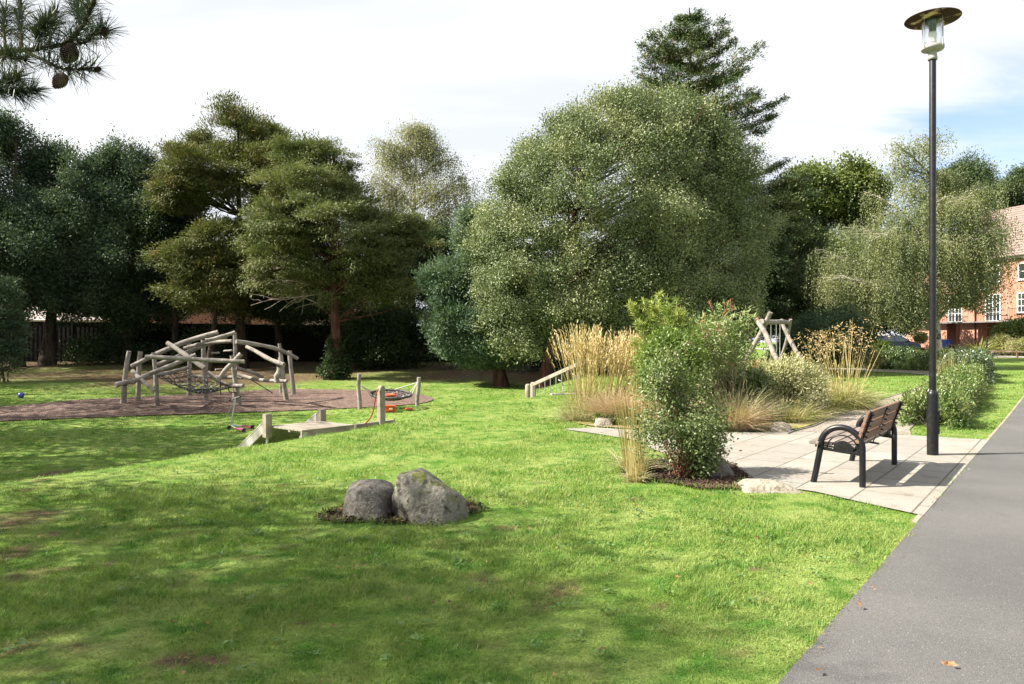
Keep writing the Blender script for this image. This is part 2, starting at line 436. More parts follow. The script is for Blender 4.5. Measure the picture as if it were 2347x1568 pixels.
for _ in range(75):
    a_, b_ = rng.uniform(-6.5, 2.2), rng.uniform(3.2, 9); _wc.append(((a_, b_), (a_ + rng.uniform(.04, .13), b_), (a_, b_ + rng.uniform(.04, .13)), rng.uniform(.4, .9)))
def worn(x, y):
    w = np.zeros(x.shape)
    for c, a, b, s in _wc:
        rx = math.hypot(a[0] - c[0], a[1] - c[1]); ry = math.hypot(b[0] - c[0], b[1] - c[1])
        q = ((x - c[0]) / rx) ** 2 + ((y - c[1]) / ry) ** 2
        w = np.maximum(w, s * np.clip(1.25 - q, 0, 1))
    return w
def sn2(x, y, f):
    return sn3(np.column_stack([x.ravel() * f, y.ravel() * f, np.zeros(x.size)])).reshape(x.shape)
def litter(x, y):
    """needle and leaf litter under the trees at the far side of the hollow"""
    a = np.interp(y, [30.5, 34, 38, 46, 52], [0, .42, .8, 1, 1]) * np.interp(x, [-40, -30, 1, 4], [1, 1, .9, 0])
    return np.clip(a + 0.34 * sn2(x, y, 0.6) * (a > 0.02), 0, 1)

xs = np.unique(np.concatenate([np.linspace(-420, -60, 10), np.arange(-60, -16, 1.0), np.arange(-16, -6, .3), np.arange(-6, 4.2, .1), np.arange(4.2, 12, .3), np.arange(12, 60, 1.0), np.linspace(60, 420, 10)]).round(3))
ys = np.unique(np.concatenate([np.linspace(-200, -20, 6), np.arange(-20, 2, 1.0), np.arange(2, 10, .1), np.arange(10, 34, .3), np.arange(34, 90, 1.0), np.linspace(90, 900, 10)]).round(3))
X, Yg = np.meshgrid(xs, ys); nx, ny = len(xs), len(ys)
Z = H(X, Yg)
idx = np.arange(nx * ny).reshape(ny, nx)
q = np.stack([idx[:-1, :-1], idx[:-1, 1:], idx[1:, 1:], idx[1:, :-1]], -1).reshape(-1, 4)
lawn_me = tri_mesh("lawn", np.column_stack([X.ravel(), Yg.ravel(), Z.ravel()]), np.concatenate([q[:, [0, 1, 2]], q[:, [0, 2, 3]]]), True)
at = lawn_me.attributes.new("bare", 'FLOAT', 'POINT'); at.data.foreach_set('value', np.maximum(worn(X, Yg), litter(X, Yg)).ravel().astype(np.float32))

def grass_col(t, v):
    c = t.mix(t.noise(v, 0.8, .35, .65, 5), (0.124, 0.212, 0.032), (0.236, 0.288, 0.086))
    c = t.mix(t.noise(v, 3.5, .48, .66, 5), c, (0.050, 0.140, 0.016))
    c = t.mix(t.math('MULTIPLY', t.noise(v, 9, .52, .7, 4), .7), c, (0.060, 0.135, 0.02))
    return t.mix(t.math('MULTIPLY', t.noise(v, 2.1, .56, .74, 4), 0.55), c, (0.29, 0.31, 0.11))
t = NT("lawn_turf"); v = t.vec('pos')
c = grass_col(t, v)
c = t.mix(t.math('MULTIPLY', t.noise(v, 40, .4, .7, 3), 0.5), c, (0.05, 0.075, 0.015))
br = t.mix(t.noise(v, 9, .4, .6, 4), (0.12, 0.07, 0.045), (0.055, 0.035, 0.025))
br = t.mix(t.noise(v, 60, .5, .7, 3), br, (0.2, 0.13, 0.08))
fac = t.math('MULTIPLY', t.attr("bare"), t.math('ADD', 0.55, t.noise(v, 6, .3, .7, 4)))
fac.node.use_clamp = True
M_lawn = t.done(t.bsdf(t.mix(fac, c, br), 0.95, 0.1, 0, t.noise(v, 70, .2, .8, 4), 0.8, 0.02))
struct("lawn", lawn_me, M_lawn)

t = NT("tarmac"); v = t.vec('pos')
c = t.mix(t.noise(v, 0.7, .35, .65, 5), (0.064, 0.062, 0.061), (0.096, 0.092, 0.091))
c = t.mix(t.noise(v, 230, .5, .75, 2), c, (0.19, 0.19, 0.19))
c = t.mix(t.noise(v, 140, .55, .7, 2), c, (0.05, 0.05, 0.053))
c = t.mix(t.noise(v, 90, .70, .76, 1), c, (0.33, 0.32, 0.30))
c = t.mix(t.noise(t.vec('pos', (1, .4, 1)), 2.3, .60, .78, 6), c, (0.075, 0.072, 0.070))
M_tar = t.done(t.bsdf(c, 0.82, 0.3, 0, t.noise(v, 200, .2, .8, 3), 0.55, 0.006))
sheet("tarmac_path", PATH, 0.8, 0.012, M_tar)

ang = math.atan2(D_PATH[1], D_PATH[0])
t = NT("paving_slabs"); v = t.vec('pos', None, -ang)
bk = t.n('ShaderNodeTexBrick', offset=0.5, offset_frequency=2); t.l(v, bk.inputs['Vector'])
bk.inputs['Scale'].default_value = 1.0; bk.inputs['Brick Width'].default_value = 0.9; bk.inputs['Row Height'].default_value = 0.6
bk.inputs['Mortar Size'].default_value = 0.011; bk.inputs['Mortar Smooth'].default_value = 0.3; bk.inputs['Bias'].default_value = 0.0
bk.inputs['Color1'].default_value = (0.252, 0.242, 0.220, 1); bk.inputs['Color2'].default_value = (0.205, 0.195, 0.176, 1); bk.inputs['Mortar'].default_value = (0.060, 0.054, 0.040, 1)
vp = t.vec('pos')
c = t.mix(t.math('MULTIPLY', t.noise(vp, 1.6, .4, .7, 6), 0.6), bk.outputs['Color'], (0.205, 0.178, 0.148))
c = t.mix(t.math('MULTIPLY', t.noise(vp, 5, .55, .75, 6), 0.85), c, (0.125, 0.112, 0.088))
c = t.mix(t.math('MULTIPLY', t.noise(vp, 150, .5, .8, 2), 0.4), c, (0.38, 0.345, 0.30))
hgt = t.math('SUBTRACT', t.noise(vp, 120, .2, .8, 3), t.math('MULTIPLY', bk.outputs['Fac'], 3.0))
M_pave = t.done(t.bsdf(c, 0.85, 0.25, 0, hgt, 0.35, 0.006))
sheet("paving", PAVE, 0.6, 0.016, M_pave)

t = NT("gravel_stones"); v = t.vec('pos')
vo = t.n('ShaderNodeTexVoronoi'); t.l(v, vo.inputs['Vector']); vo.inputs['Scale'].default_value = 32
hs = t.n('ShaderNodeSeparateColor'); t.l(vo.outputs['Color'], hs.inputs[0])
c = t.mix(hs.outputs[0], (0.16, 0.135, 0.12), (0.34, 0.30, 0.255))
c = t.mix(t.noise(v, 1.5, .5, .7, 4), c, (0.20, 0.185, 0.13))
M_gravel = t.done(t.bsdf(c, 0.9, 0.2, 0, t.math('SUBTRACT', 1.0, vo.outputs['Distance']), 1.0, 0.02))
sheet("gravel_path", GRAVEL_IN + GRAVEL_OUT, 0.4, 0.018, M_gravel)

t = NT("bark_chips"); v = t.vec('pos')
vo = t.n('ShaderNodeTexVoronoi'); t.l(t.vec('pos', (1, 1.7, 1), .6), vo.inputs['Vector']); vo.inputs['Scale'].default_value = 14
hs = t.n('ShaderNodeSeparateColor'); t.l(vo.outputs['Color'], hs.inputs[0])
c = t.mix(hs.outputs[0], (0.12, 0.076, 0.062), (0.285, 0.21, 0.178))
c = t.mix(t.noise(v, 5, .45, .65, 5), c, (0.145, 0.095, 0.08))
c = t.mix(t.noise(v, 24, .62, .72, 3), c, (0.36, 0.295, 0.265))
M_chips = t.done(t.bsdf(c, 0.95, 0.15, 0, t.math('ADD', vo.outputs['Distance'], t.noise(v, 30, .2, .8, 3)), 1.0, 0.06))
sheet("bark_chip_ground", BARK, 0.45, 0.03, M_chips)

t = NT("bed_ground"); v = t.vec('pos')
c = t.mix(t.noise(v, 1.4, .42, .6, 5), (0.27, 0.255, 0.07), (0.33, 0.265, 0.165))
c = t.mix(t.noise(v, 6, .5, .66, 5), c, (0.17, 0.145, 0.08))
c = t.mix(t.noise(v, 50, .5, .75, 3), c, (0.32, 0.27, 0.17))
M_bed = t.done(t.bsdf(c, 0.95, 0.1, 0, t.noise(v, 45, .2, .8, 4), 1.0, 0.03))
sheet("planting_bed", BED, 0.35, 0.022, M_bed)
sheet("shrub_soil", SHRUBSOIL, 0.1, 0.026, M_soil)
sheet("boulder_soil", ROCKSOIL, 0.08, 0.014, M_soil)
M_road = mat("pale_road", (0.235, 0.22, 0.205), [((0.30, 0.285, 0.265), 1.2, .4, .6), ((0.16, 0.15, 0.14), 50, .55, .75)], 0.9, 0.2, coord='pos')
sheet("road", ROAD, 1.5, 0.03, M_road)

# pin kerb along the path edge: one laid edging strip
mb = MB()
M_kerb = mat("edging_concrete", (0.27, 0.225, 0.18), [((0.17, 0.14, 0.105), 5, .45, .65), ((0.35, 0.31, 0.26), 60, .55, .7)], 0.9, 0.2, coord='pos')
tt = -4.2
while tt < 46:
    L = 0.915
    if tt < -0.5:
        L = 0.3
        tt += L; continue
    a, b = along(tt, -0.028), along(tt + L - 0.006, -0.028)
    za_, zb_ = float(H(*a)), float(H(*b))
    mb.beam((a[0], a[1], za_ - .012), (b[0], b[1], zb_ - .012), 0.05 if tt > -.5 else .035, 0.05)
    tt += L
k = struct("path_kerb", mb.mesh("path_kerb", 0.004), M_kerb)
mb = MB()
pts = np.array(GRAVEL_IN[:9]); pts = [pts[0] - (0.25, 0.35)] + list(pts)
for a, b in zip(pts[:-1], pts[1:]):
    a, b = np.array(a), np.array(b)
    mb.beam((a[0], a[1], float(H(*a)) + 0.008), (b[0], b[1], float(H(*b)) + 0.008), 0.02, 0.06)
struct("bed_edging", mb.mesh("bed_edging"), mat("edging_dark", (0.16, 0.15, 0.14), [((0.24, 0.22, 0.18), 4, .4, .6)], 0.9, 0.2, coord='pos'))

# ------------------------------------------------------------------ grass: nobody could count it
def grass(bands):
    geos = []
    for y0, y1, dens, hgt, wid, fr in bands:
        xm = (CU / F + 0.18) * y1 + 0.6
        n = int(dens * (y1 - y0) * 2 * xm)
        x = rng.uniform(-xm, xm, n); y = rng.uniform(y0, y1, n)
        k = np.abs(x) < (CU / F + 0.18) * y + 0.6
        x, y = x[k], y[k]
        jx, jy = x + rng.normal(size=len(x)) * 0.02, y + rng.normal(size=len(x)) * 0.02
        bad = np.zeros(len(x), bool)
        for e in EXCL:
            if e is PATH: continue
            fr_ = 0.07 if (e is BED or e is SHRUBSOIL or e is ROCKSOIL) else 0.03
            ox, oy = ((x - 3.8) * .022, (y - 10) * .022) if e is PAVE else (0, 0)
            bad |= inpoly(x + ox + rng.normal(size=len(x)) * fr_ + 0.05 * sn2(x, y, 6), y + oy + rng.normal(size=len(x)) * fr_ + 0.05 * sn2(y, x, 6), e)
        sp_ = x * N_PATH[0] + y * N_PATH[1] - P0 @ N_PATH                # ragged edge along the path
        bad |= (sp_ > -3.05) & (sp_ < 0.045 * sn2(x, y, 3.1) + 0.02 * sn2(x, y, 11) + rng.normal(size=len(x)) * 0.02)
        w = np.maximum(worn(x, y), litter(x, y) * 0.9)
        cl = sn2(x, y, 3.0); cl2 = sn2(x, y, 7.0)
        bad |= rng.random(len(x)) < w * 0.93
        bad |= rng.random(len(x)) < np.clip(0.25 - 0.35 * cl, 0, 0.6)
        x, y, cl, cl2 = x[~bad], y[~bad], cl[~bad], cl2[~bad]
        n = len(x)
        hh = hgt * rng.uniform(0.55, 1.25, n) * np.clip(1 + 0.35 * cl + 0.25 * cl2, 0.5, 1.8)
        D = nrm(np.column_stack([rng.normal(size=n) * 0.45 + 0.12, rng.normal(size=n) * 0.45, np.ones(n)]))
        P_ = np.column_stack([x, y, H(x, y) - 0.004])
        geos.append(ribbon_geo(P_, D, hh, wid * rng.uniform(0.7, 1.3, n), 0.7 * rng.random(n), 2 if fr else 1, 0.1))
    return cat(*geos)
t = NT("grass_blade"); v = t.vec('pos'); r = t.geo.outputs['Random Per Island']
c = grass_col(t, v)
c = t.mix(t.math('MULTIPLY', r, 0.5), c, (0.18, 0.29, 0.05))
c = t.mix(t.n('ShaderNodeMath', operation='GREATER_THAN').outputs[0] if False else t.math('GREATER_THAN', r, 0.965), c, (0.34, 0.30, 0.13))
p = t.bsdf(c, 0.55, 0.3)
tr = t.n('ShaderNodeBsdfTranslucent'); t.l(t.mix(1.0, c, (1.1, 1.2, 0.5), 'MULTIPLY'), tr.inputs[0])
mx = t.n('ShaderNodeMixShader'); mx.inputs[0].default_value = 0.35
t.t.links.new(p.outputs[0], mx.inputs[1]); t.t.links.new(tr.outputs[0], mx.inputs[2])
M_blade = t.done(mx)
g = grass([(2.4, 5.2, 9000, 0.044, 0.0040, 1), (5.2, 8, 4600, 0.044, 0.006, 1), (8, 13, 1900, 0.045, 0.009, 0), (13, 21, 700, 0.045, 0.016, 0), (21, 34, 170, 0.05, 0.03, 0)])
struct("grass", tri_mesh("grass", *g), M_blade, 'stuff')

# mulch chips on the two patches of bare soil, and longer grass creeping in round their edges
cp, ce = [], []
for pol, nn in ((ROCKSOIL, 1500), (SHRUBSOIL, 2200)):
    lo_, hi_ = pol.min(0), pol.max(0); q_ = rng.uniform(lo_ - .05, hi_ + .05, (nn * 2, 2)); cen_ = pol.mean(0)
    q_ = q_[inpoly(cen_[0] + (q_[:, 0] - cen_[0]) * .95, cen_[1] + (q_[:, 1] - cen_[1]) * .95, pol)]; cp.append(q_)
    e_ = pol[rng.integers(0, len(pol), 900)] + rng.normal(size=(900, 2)) * .035; ce.append(e_)
cp, ce = np.concatenate(cp), np.concatenate(ce)
ce = ce[~inpoly(ce[:, 0], ce[:, 1], PAVE)]
n = len(cp); D = nrm(rng.normal(size=(n, 3)) * [1, 1, .35])
M_mulch = leafm("mulch_chip", (0.05, 0.03, 0.024), (0.14, 0.085, 0.06), (0.03, 0.022, 0.02), 0.9, 0.1, 0.0, 3.0)
struct("mulch_chips", tri_mesh("mulch_chips", *leaf_geo(np.column_stack([cp, H(cp[:, 0], cp[:, 1]) + .03]), D, nrm(np.array([0, 0, 1.0]) + rng.normal(size=(n, 3)) * .5), rng.uniform(.02, .06, n), rng.uniform(.01, .025, n), .3)), M_mulch, 'stuff')
n = len(ce); D = nrm(np.column_stack([rng.normal(size=(n, 2)) * .5, np.ones(n)]))
struct("edge_grass", tri_mesh("edge_grass", *ribbon_geo(np.column_stack([ce, H(ce[:, 0], ce[:, 1])]), D, rng.uniform(.05, .12, n), .005, .7 * rng.random(n), 3, .1)), M_blade, 'stuff')

# small broad leaved weeds in the turf
m_ = 420; wx, wy = rng.uniform(-6.5, 2.6, m_), rng.uniform(3.0, 9.5, m_)
k_ = (wx * N_PATH[0] + wy * N_PATH[1] > P0 @ N_PATH + .12) & ~inpoly(wx, wy, PAVE) & ~inpoly(wx, wy, ROCKSOIL) & (sn2(wx, wy, 1.3) > -.3); wx, wy = wx[k_], wy[k_]
wx, wy = np.repeat(wx, 9) + rng.normal(size=len(wx) * 9) * .022, np.repeat(wy, 9) + rng.normal(size=len(wy) * 9) * .022; n = len(wx)
D = nrm(np.column_stack([rng.normal(size=(n, 2)), np.full(n, .45)]))
struct("lawn_weeds", tri_mesh("lawn_weeds", *leaf_geo(np.column_stack([wx, wy, H(wx, wy) + .022]), D, nrm(np.array([0, 0, 1.0]) + rng.normal(size=(n, 3)) * .3), rng.uniform(.02, .045, n), rng.uniform(.012, .026, n), .15)), leafm("leaf_lawn_weed", (0.075, 0.15, 0.035), (0.13, 0.21, 0.06), None, 0.45, 0.4, 0.25), 'stuff')

# fallen leaves and needles scattered on lawn and path
n = 420
x = np.concatenate([rng.uniform(-7, 2.5, 170), rng.uniform(-18, 3, 250)]); y = np.concatenate([rng.uniform(3.2, 10, 170), rng.uniform(20, 44, 250)])
D = nrm(np.column_stack([rng.normal(size=(n, 2)), rng.normal(size=n) * 0.25]))
big = np.where(y > 15, 2.2, 1.0)
lg = leaf_geo(np.column_stack([x, y, H(x, y) + np.where(y > 15, .05, .035)]), D, nrm(np.array([0, 0, 1.0]) + rng.normal(size=(n, 3)) * 0.3), rng.uniform(.025, .05, n) * big, rng.uniform(.015, .03, n) * big)
te = rng.uniform(-4, 1, 130); se = np.abs(rng.normal(size=130)) * 0.06 - 0.02
pe = np.array([along(a, b) for a, b in zip(te, se)])
D = nrm(np.column_stack([rng.normal(size=(130, 2)), rng.normal(size=130) * 0.1]))
lg2 = leaf_geo(np.column_stack([pe, np.full(130, 0.022)]), D, nrm(np.array([0, 0, 1.0]) + rng.normal(size=(130, 3)) * 0.2), rng.uniform(.012, .035, 130), rng.uniform(.004, .010, 130))
M_litter = leafm("dry_leaf", (0.20, 0.085, 0.035), (0.26, 0.17, 0.08), (0.09, 0.05, 0.03), 0.7, 0.2, 0.1, 3.0)
struct("fallen_leaves", tri_mesh("fallen_leaves", *cat(lg, lg2)), M_litter, 'stuff')
# ------------------------------------------------------------------ trees
DENS = 2.3
def crown_pts(blobs, n, shell=0.45, gap=-0.6, gsc=0.9, lump=0.13, keep=0.6, bough=None, sprig=0.0):
    """twig clusters spread through the outer volume of a union of ellipsoids; bough = (clusters per bough, reach, flatness)"""
    B = [(np.array(c, float), np.array(r, float)) for c, r in blobs]
    w = np.array([r[0] * r[2] + r[1] * r[2] + r[0] * r[1] for _, r in B]); w /= w.sum()
    m = n if bough is None else max(8, int(n / bough[0]))
    bi = rng.choice(len(B), m, p=w)
    C = np.array([b[0] for b in B])[bi]; R = np.array([b[1] for b in B])[bi]
    d = rnd(m)
    lm = 1 + lump * sn3(d * 3.1 + C * 0.7) + lump * 0.6 * sn3(d * 7 + C)
    fr = (1 - shell * rng.random(m) ** 1.6) * lm
    if sprig: fr = fr + (rng.random(m) < .10) * sprig * rng.random(m)
    p = C + d * R * fr[:, None]; o = nrm(d / R)
    ok = np.ones(m, bool)
    for i, (c, r) in enumerate(B):
        qd = np.linalg.norm((p - c) / r, axis=1)
        ok &= (bi == i) | (qd > keep)
    ok &= sn3(p * gsc) > gap
    p, o = p[ok], o[ok]
    if bough is not None:
        k, rc, fl = bough; nn = len(p) * k
        oo = np.repeat(o, k, 0); hz = oo * [1, 1, fl]; sc = np.repeat(rng.uniform(.6, 1.4, (len(p), 1)), k, 0) * rc
        t = rng.random((nn, 1)) ** .7
        off = nrm(hz + rng.normal(size=(nn, 3)) * [.75, .75, .75 * fl]) * t * sc
        off[:, 2] -= (.18 * sc * t * t)[:, 0] * (1 - fl)
        return np.repeat(p, k, 0) + off - hz * sc * .45, nrm(oo * .6 + off / sc)
    return p, o
def sprays(c, o, k, r, L, W, flat=1.0, spread=0.9, up=0.15, nup=0.5, fold=0.2, ow=1.0, ralong=0.0):
    n = len(c) * k
    cc, oo = np.repeat(c, k, 0), np.repeat(o, k, 0)
    off = rng.normal(size=(n, 3)) * r; off[:, 2] *= flat
    if ralong: off += oo * (rng.random((n, 1)) * ralong)
    D = nrm(oo * ow + rnd(n) * spread + np.array([0, 0, up]))
    N = nrm(oo * 0.95 + rnd(n) * 0.55 + np.array([0, 0, nup]))
    s = rng.uniform(0.6, 1.3, n)
    return leaf_geo(cc + off, D, N, L * s, W * s, fold)
def path_pts(a, b, m, wob, bow=(0, 0, 0)):
    a, b, bow = np.array(a, float), np.array(b, float), np.array(bow, float)
    w1, w2 = rng.normal(size=3) * wob, rng.normal(size=3) * wob * 0.6
    t = np.linspace(0, 1, m)[:, None]
    return a + (b - a) * t + (w1 + bow) * np.sin(np.pi * t) + w2 * np.sin(2 * np.pi * t)
def taper(r0, r1, m): return list(r0 + (r1 - r0) * np.linspace(0, 1, m) ** 0.8)
def trunk_mb(pts, r0, r1, n=12, flare=1.35):
    pts = np.array(pts, float); m = 9
    s = np.linspace(0, len(pts) - 1, m); P_ = np.column_stack([np.interp(s, range(len(pts)), pts[:, i]) for i in range(3)])
    P_[1:-1] += rng.normal(size=(m - 2, 3)) * r0 * 0.12
    rr = np.array(taper(r0, r1, m)); rr[0] *= flare; rr[1] *= 1 + (flare - 1) * 0.2
    mb = MB(); mb.tube(P_, list(rr), n); return mb, P_
def limbs(mb, TP, targets, r0, lift=0.45, bow=0.25, n=5, m=6, rt=0.25):
    """branches from the trunk line to chosen points of the crown"""
    TP = np.array(TP)
    for tg in targets:
        hz = np.hypot(*(tg[:2] - TP[-1][:2]))
        zt = np.clip(tg[2] - lift * hz - 0.3, TP[0][2] + 0.25 * (TP[-1][2] - TP[0][2]), TP[-1][2])
        i = int(np.argmin(np.abs(TP[:, 2] - zt))); st = TP[i]
        L = np.linalg.norm(tg - st)
        r = r0 * (0.35 + 0.65 * rng.random()) * min(1.0, 0.3 + L / 6)
        pp = path_pts(st, tg, m, L * 0.05, (0, 0, L * 0.12 * bow))
        mb.tube(pp, taper(r, r * rt, m), n, cap=False)
def px_blobs(bl, Y):
    s = Y / F; out = []
    for b in bl:
        u, v_, ru, rv = b[:4]; dy = b[4] if len(b) > 4 else 0.0; rd = b[5] if len(b) > 5 else 1.0
        c = P(u, v_, Y); c[1] += dy
        out.append((c, (ru * s, ru * s * rd, rv * s)))
    return out
def tree(name, label, cat_, u, Y, blobs, trunk_top, leaf, ncl, k, L, W, r=0.28, bark=None, tr=(0.25, 0.05), nlimb=40, limb_r=0.07, group=None, style=None, base_u=None, extra=None, zmin=.25, **cw):
    st = dict(flat=1.0, spread=0.9, up=0.15, nup=0.5, fold=0.2, ow=1.0, ralong=0.0); st.update(style or {})
    base = GY(u if base_u is None else base_u, Y, -0.05)
    root = thing(name, label, cat_, base, group=group)
    B = px_blobs(blobs, Y)
    c, o = crown_pts(B, int(ncl * DENS), **dict(CNF if style is CON else BRD, **cw))
    k_ = c[:, 2] > base[2] + zmin; c, o = c[k_], o[k_]
    top = P(*trunk_top, Y)
    mid = (base + top) / 2 + rng.normal(size=3) * [0.15, 0.15, 0]
    mb, TP = trunk_mb([base, mid, top], tr[0], tr[1])
    if nlimb: limbs(mb, TP, c[rng.choice(len(c), min(nlimb, len(c)), replace=False)], limb_r)
    part(root, "trunk", mb, bark or M_bark)
    g = sprays(c, o, int(k * (1.6 if style is CON else 1.25)), r, L * (.95 if style is CON else .95), W * (.82 if style is CON else 1.0), **st)
    part(root, "crown", g, leaf)
    return root, c, o, TP

L_dark = leafm("leaf_dark_evergreen", (0.036, 0.062, 0.039), (0.062, 0.099, 0.062), (0.094, 0.133, 0.081), 0.6, 0.15, 0.22)
L_holly = leafm("leaf_holly", (0.122, 0.161, 0.078), (0.169, 0.208, 0.101), (0.242, 0.264, 0.138), 0.48, 0.32, 0.2, 0.5)
L_gold = leafm("leaf_golden_conifer", (0.070, 0.088, 0.030), (0.125, 0.135, 0.045), (0.20, 0.150, 0.055), 0.6, 0.2, 0.22, 1.0, .56, .72)
L_yew = leafm("leaf_olive_conifer", (0.073, 0.098, 0.035), (0.120, 0.142, 0.053), (0.155, 0.166, 0.066), 0.6, 0.25, 0.22, 0.8)
L_byew = leafm("leaf_blue_green_yew", (0.062, 0.108, 0.068), (0.098, 0.155, 0.098), (0.118, 0.170, 0.102), 0.55, 0.3, 0.22, 0.8)
L_birch = leafm("leaf_birch", (0.123, 0.155, 0.069), (0.174, 0.202, 0.099), (0.213, 0.224, 0.106), 0.5, 0.35, 0.35, 0.5)
L_bpale = leafm("leaf_birch_pale", (0.184, 0.194, 0.108), (0.248, 0.254, 0.151), (0.281, 0.270, 0.157), 0.5, 0.35, 0.35, 0.5)
L_fir = leafm("leaf_tall_conifer", (0.040, 0.073, 0.033), (0.073, 0.110, 0.043), (0.106, 0.131, 0.050), 0.55, 0.3, 0.18, 0.5)
L_cone = leafm("hanging_cones", (0.20, 0.145, 0.10), (0.30, 0.23, 0.165), None, 0.8, 0.2, 0.1)
L_broad = leafm("leaf_broad_green", (0.075, 0.115, 0.026), (0.115, 0.155, 0.036), (0.145, 0.175, 0.05), 0.45, 0.4, 0.3, 0.5)
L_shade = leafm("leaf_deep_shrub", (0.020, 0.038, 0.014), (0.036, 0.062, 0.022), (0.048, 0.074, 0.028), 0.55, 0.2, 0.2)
L_hedge = leafm("leaf_hedge", (0.045, 0.085, 0.025), (0.085, 0.135, 0.038), (0.12, 0.165, 0.05), 0.33, 0.6, 0.25, 1.2)

BRD = dict(bough=(12, .6, .75), lump=.2, sprig=.22)
CNF = dict(bough=(12, .85, .24), lump=.24, sprig=.34)
CON = dict(flat=0.40, spread=0.8, up=0.22, nup=0.8, fold=0.05)

# --- row at the far left, behind the play hollow
G1 = "tall dark evergreen trees along the fence"
tree("evergreen_tree", "tallest pointed dark evergreen at the far left edge, in front of the fence", "tree", 40, 44,
     [(35, 350, 62, 75), (30, 440, 105, 120), (60, 560, 120, 120), (40, 640, 105, 75)], (36, 300), L_dark, 2600, 34, .17, .075, .32, tr=(.34, .05), nlimb=60, gap=-.35, group=G1)
tree("evergreen_tree", "dark evergreen with a bare spire, second from the left along the fence", "tree", 145, 45,
     [(110, 420, 62, 70), (150, 400, 40, 60), (190, 470, 90, 95), (150, 580, 120, 110), (180, 655, 90, 60)], (140, 345), L_dark, 2200, 34, .17, .075, .32, tr=(.40, .05), nlimb=60, base_u=108, gap=-.3, group=G1)
tree("evergreen_tree", "grey green evergreen with a broad ragged top, left of the golden conifer", "tree", 290, 46,
     [(300, 375, 52, 62), (245, 410, 62, 55), (340, 440, 60, 70), (280, 490, 110, 90), (310, 590, 110, 90), (260, 665, 90, 55), (330, 610, 60, 70)], (300, 330), L_dark, 2600, 34, .165, .075, .32, tr=(.32, .05), nlimb=60, gap=-.32, group=G1)
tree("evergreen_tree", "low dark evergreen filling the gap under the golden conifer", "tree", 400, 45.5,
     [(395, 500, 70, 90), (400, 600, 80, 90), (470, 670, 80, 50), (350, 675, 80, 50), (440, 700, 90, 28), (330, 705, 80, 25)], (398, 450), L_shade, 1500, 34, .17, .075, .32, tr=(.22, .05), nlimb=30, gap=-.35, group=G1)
tree("golden_conifer", "broad conifer with golden brown upper foliage and dark bare inner limbs", "tree", 555, 43,
     [(525, 320, 92, 58), (460, 375, 82, 45), (600, 335, 70, 40), (520, 400, 135, 55), (430, 430, 55, 45), (620, 420, 60, 60)], (545, 285), L_gold, 3000, 30, .20, .06, .30, tr=(.34, .06), nlimb=110, limb_r=.09, base_u=553, gap=-.12, gsc=1.1, style=CON)
tree("golden_conifer", "lower golden tipped conifer in front of the dark evergreens, beside the climbing frame", "tree", 480, 41.5,
     [(505, 545, 62, 40), (455, 590, 55, 50), (520, 620, 70, 65), (480, 670, 70, 45)], (492, 520), L_gold, 1300, 30, .19, .06, .3, tr=(.2, .05), nlimb=30, gap=-.3, style=CON)
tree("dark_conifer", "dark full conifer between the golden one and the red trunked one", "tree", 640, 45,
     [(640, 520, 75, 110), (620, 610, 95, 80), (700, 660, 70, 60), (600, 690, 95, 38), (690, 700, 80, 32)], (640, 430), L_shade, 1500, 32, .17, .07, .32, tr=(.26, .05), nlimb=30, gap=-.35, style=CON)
rt, c, o, TP = tree("red_trunk_conifer", "layered olive conifer on a reddish trunk with dead lower branches", "tree", 768, 37.5,
     [(700, 375, 60, 48), (765, 370, 62, 45), (800, 385, 45, 45), (720, 440, 120, 50), (640, 475, 60, 38), (830, 455, 70, 45), (760, 520, 165, 48), (620, 545, 50, 32), (880, 540, 75, 40),
      (690, 600, 110, 40), (850, 600, 100, 42), (640, 640, 60, 26), (880, 655, 70, 28), (770, 650, 80, 30)], (766, 345), L_yew, 4200, 32, .17, .055, .24, bark=M_barkred, tr=(.30, .06), nlimb=110, limb_r=.08, gap=.0, gsc=1.45, style=CON)
mb = MB()
for (u0, v0, u1, v1) in [(760, 655, 590, 655), (758, 640, 620, 610), (757, 665, 575, 700), (760, 690, 640, 715), (775, 670, 850, 700), (770, 650, 870, 690), (752, 630, 560, 645)]:
    a, b = P(u0, v0, 37.4), P(u1, v1, 36.6 + rng.random() * 1.2)
    pp = path_pts(a, b, 8, 0.16, (0, 0, 0.2)); mb.tube(pp, taper(.045, .012, 8), 5, cap=False)
    for j in range(12):
        i = rng.integers(2, 7); st = pp[i]; tg = st + (b - a) * rng.uniform(.1, .3) + rng.normal(size=3) * [.3, .3, .35]
        mb.tube(path_pts(st, tg, 4, .05), taper(.018, .007, 4), 4, cap=False)
part(rt, "dead_branch", mb, M_dead)
b0 = GY(768, 37.5)
iv, io = crown_pts([(b0 + [0.1, -.15, .45], (.75, .6, .75)), (b0 + [0, 0, 1.4], (.38, .38, .9))], 420, shell=.5, gap=-2)
solo("ivy", sprays(iv, io, 14, .09, .10, .08), L_shade, "dark ivy clump round the foot of the reddish trunk", "ivy", b0)

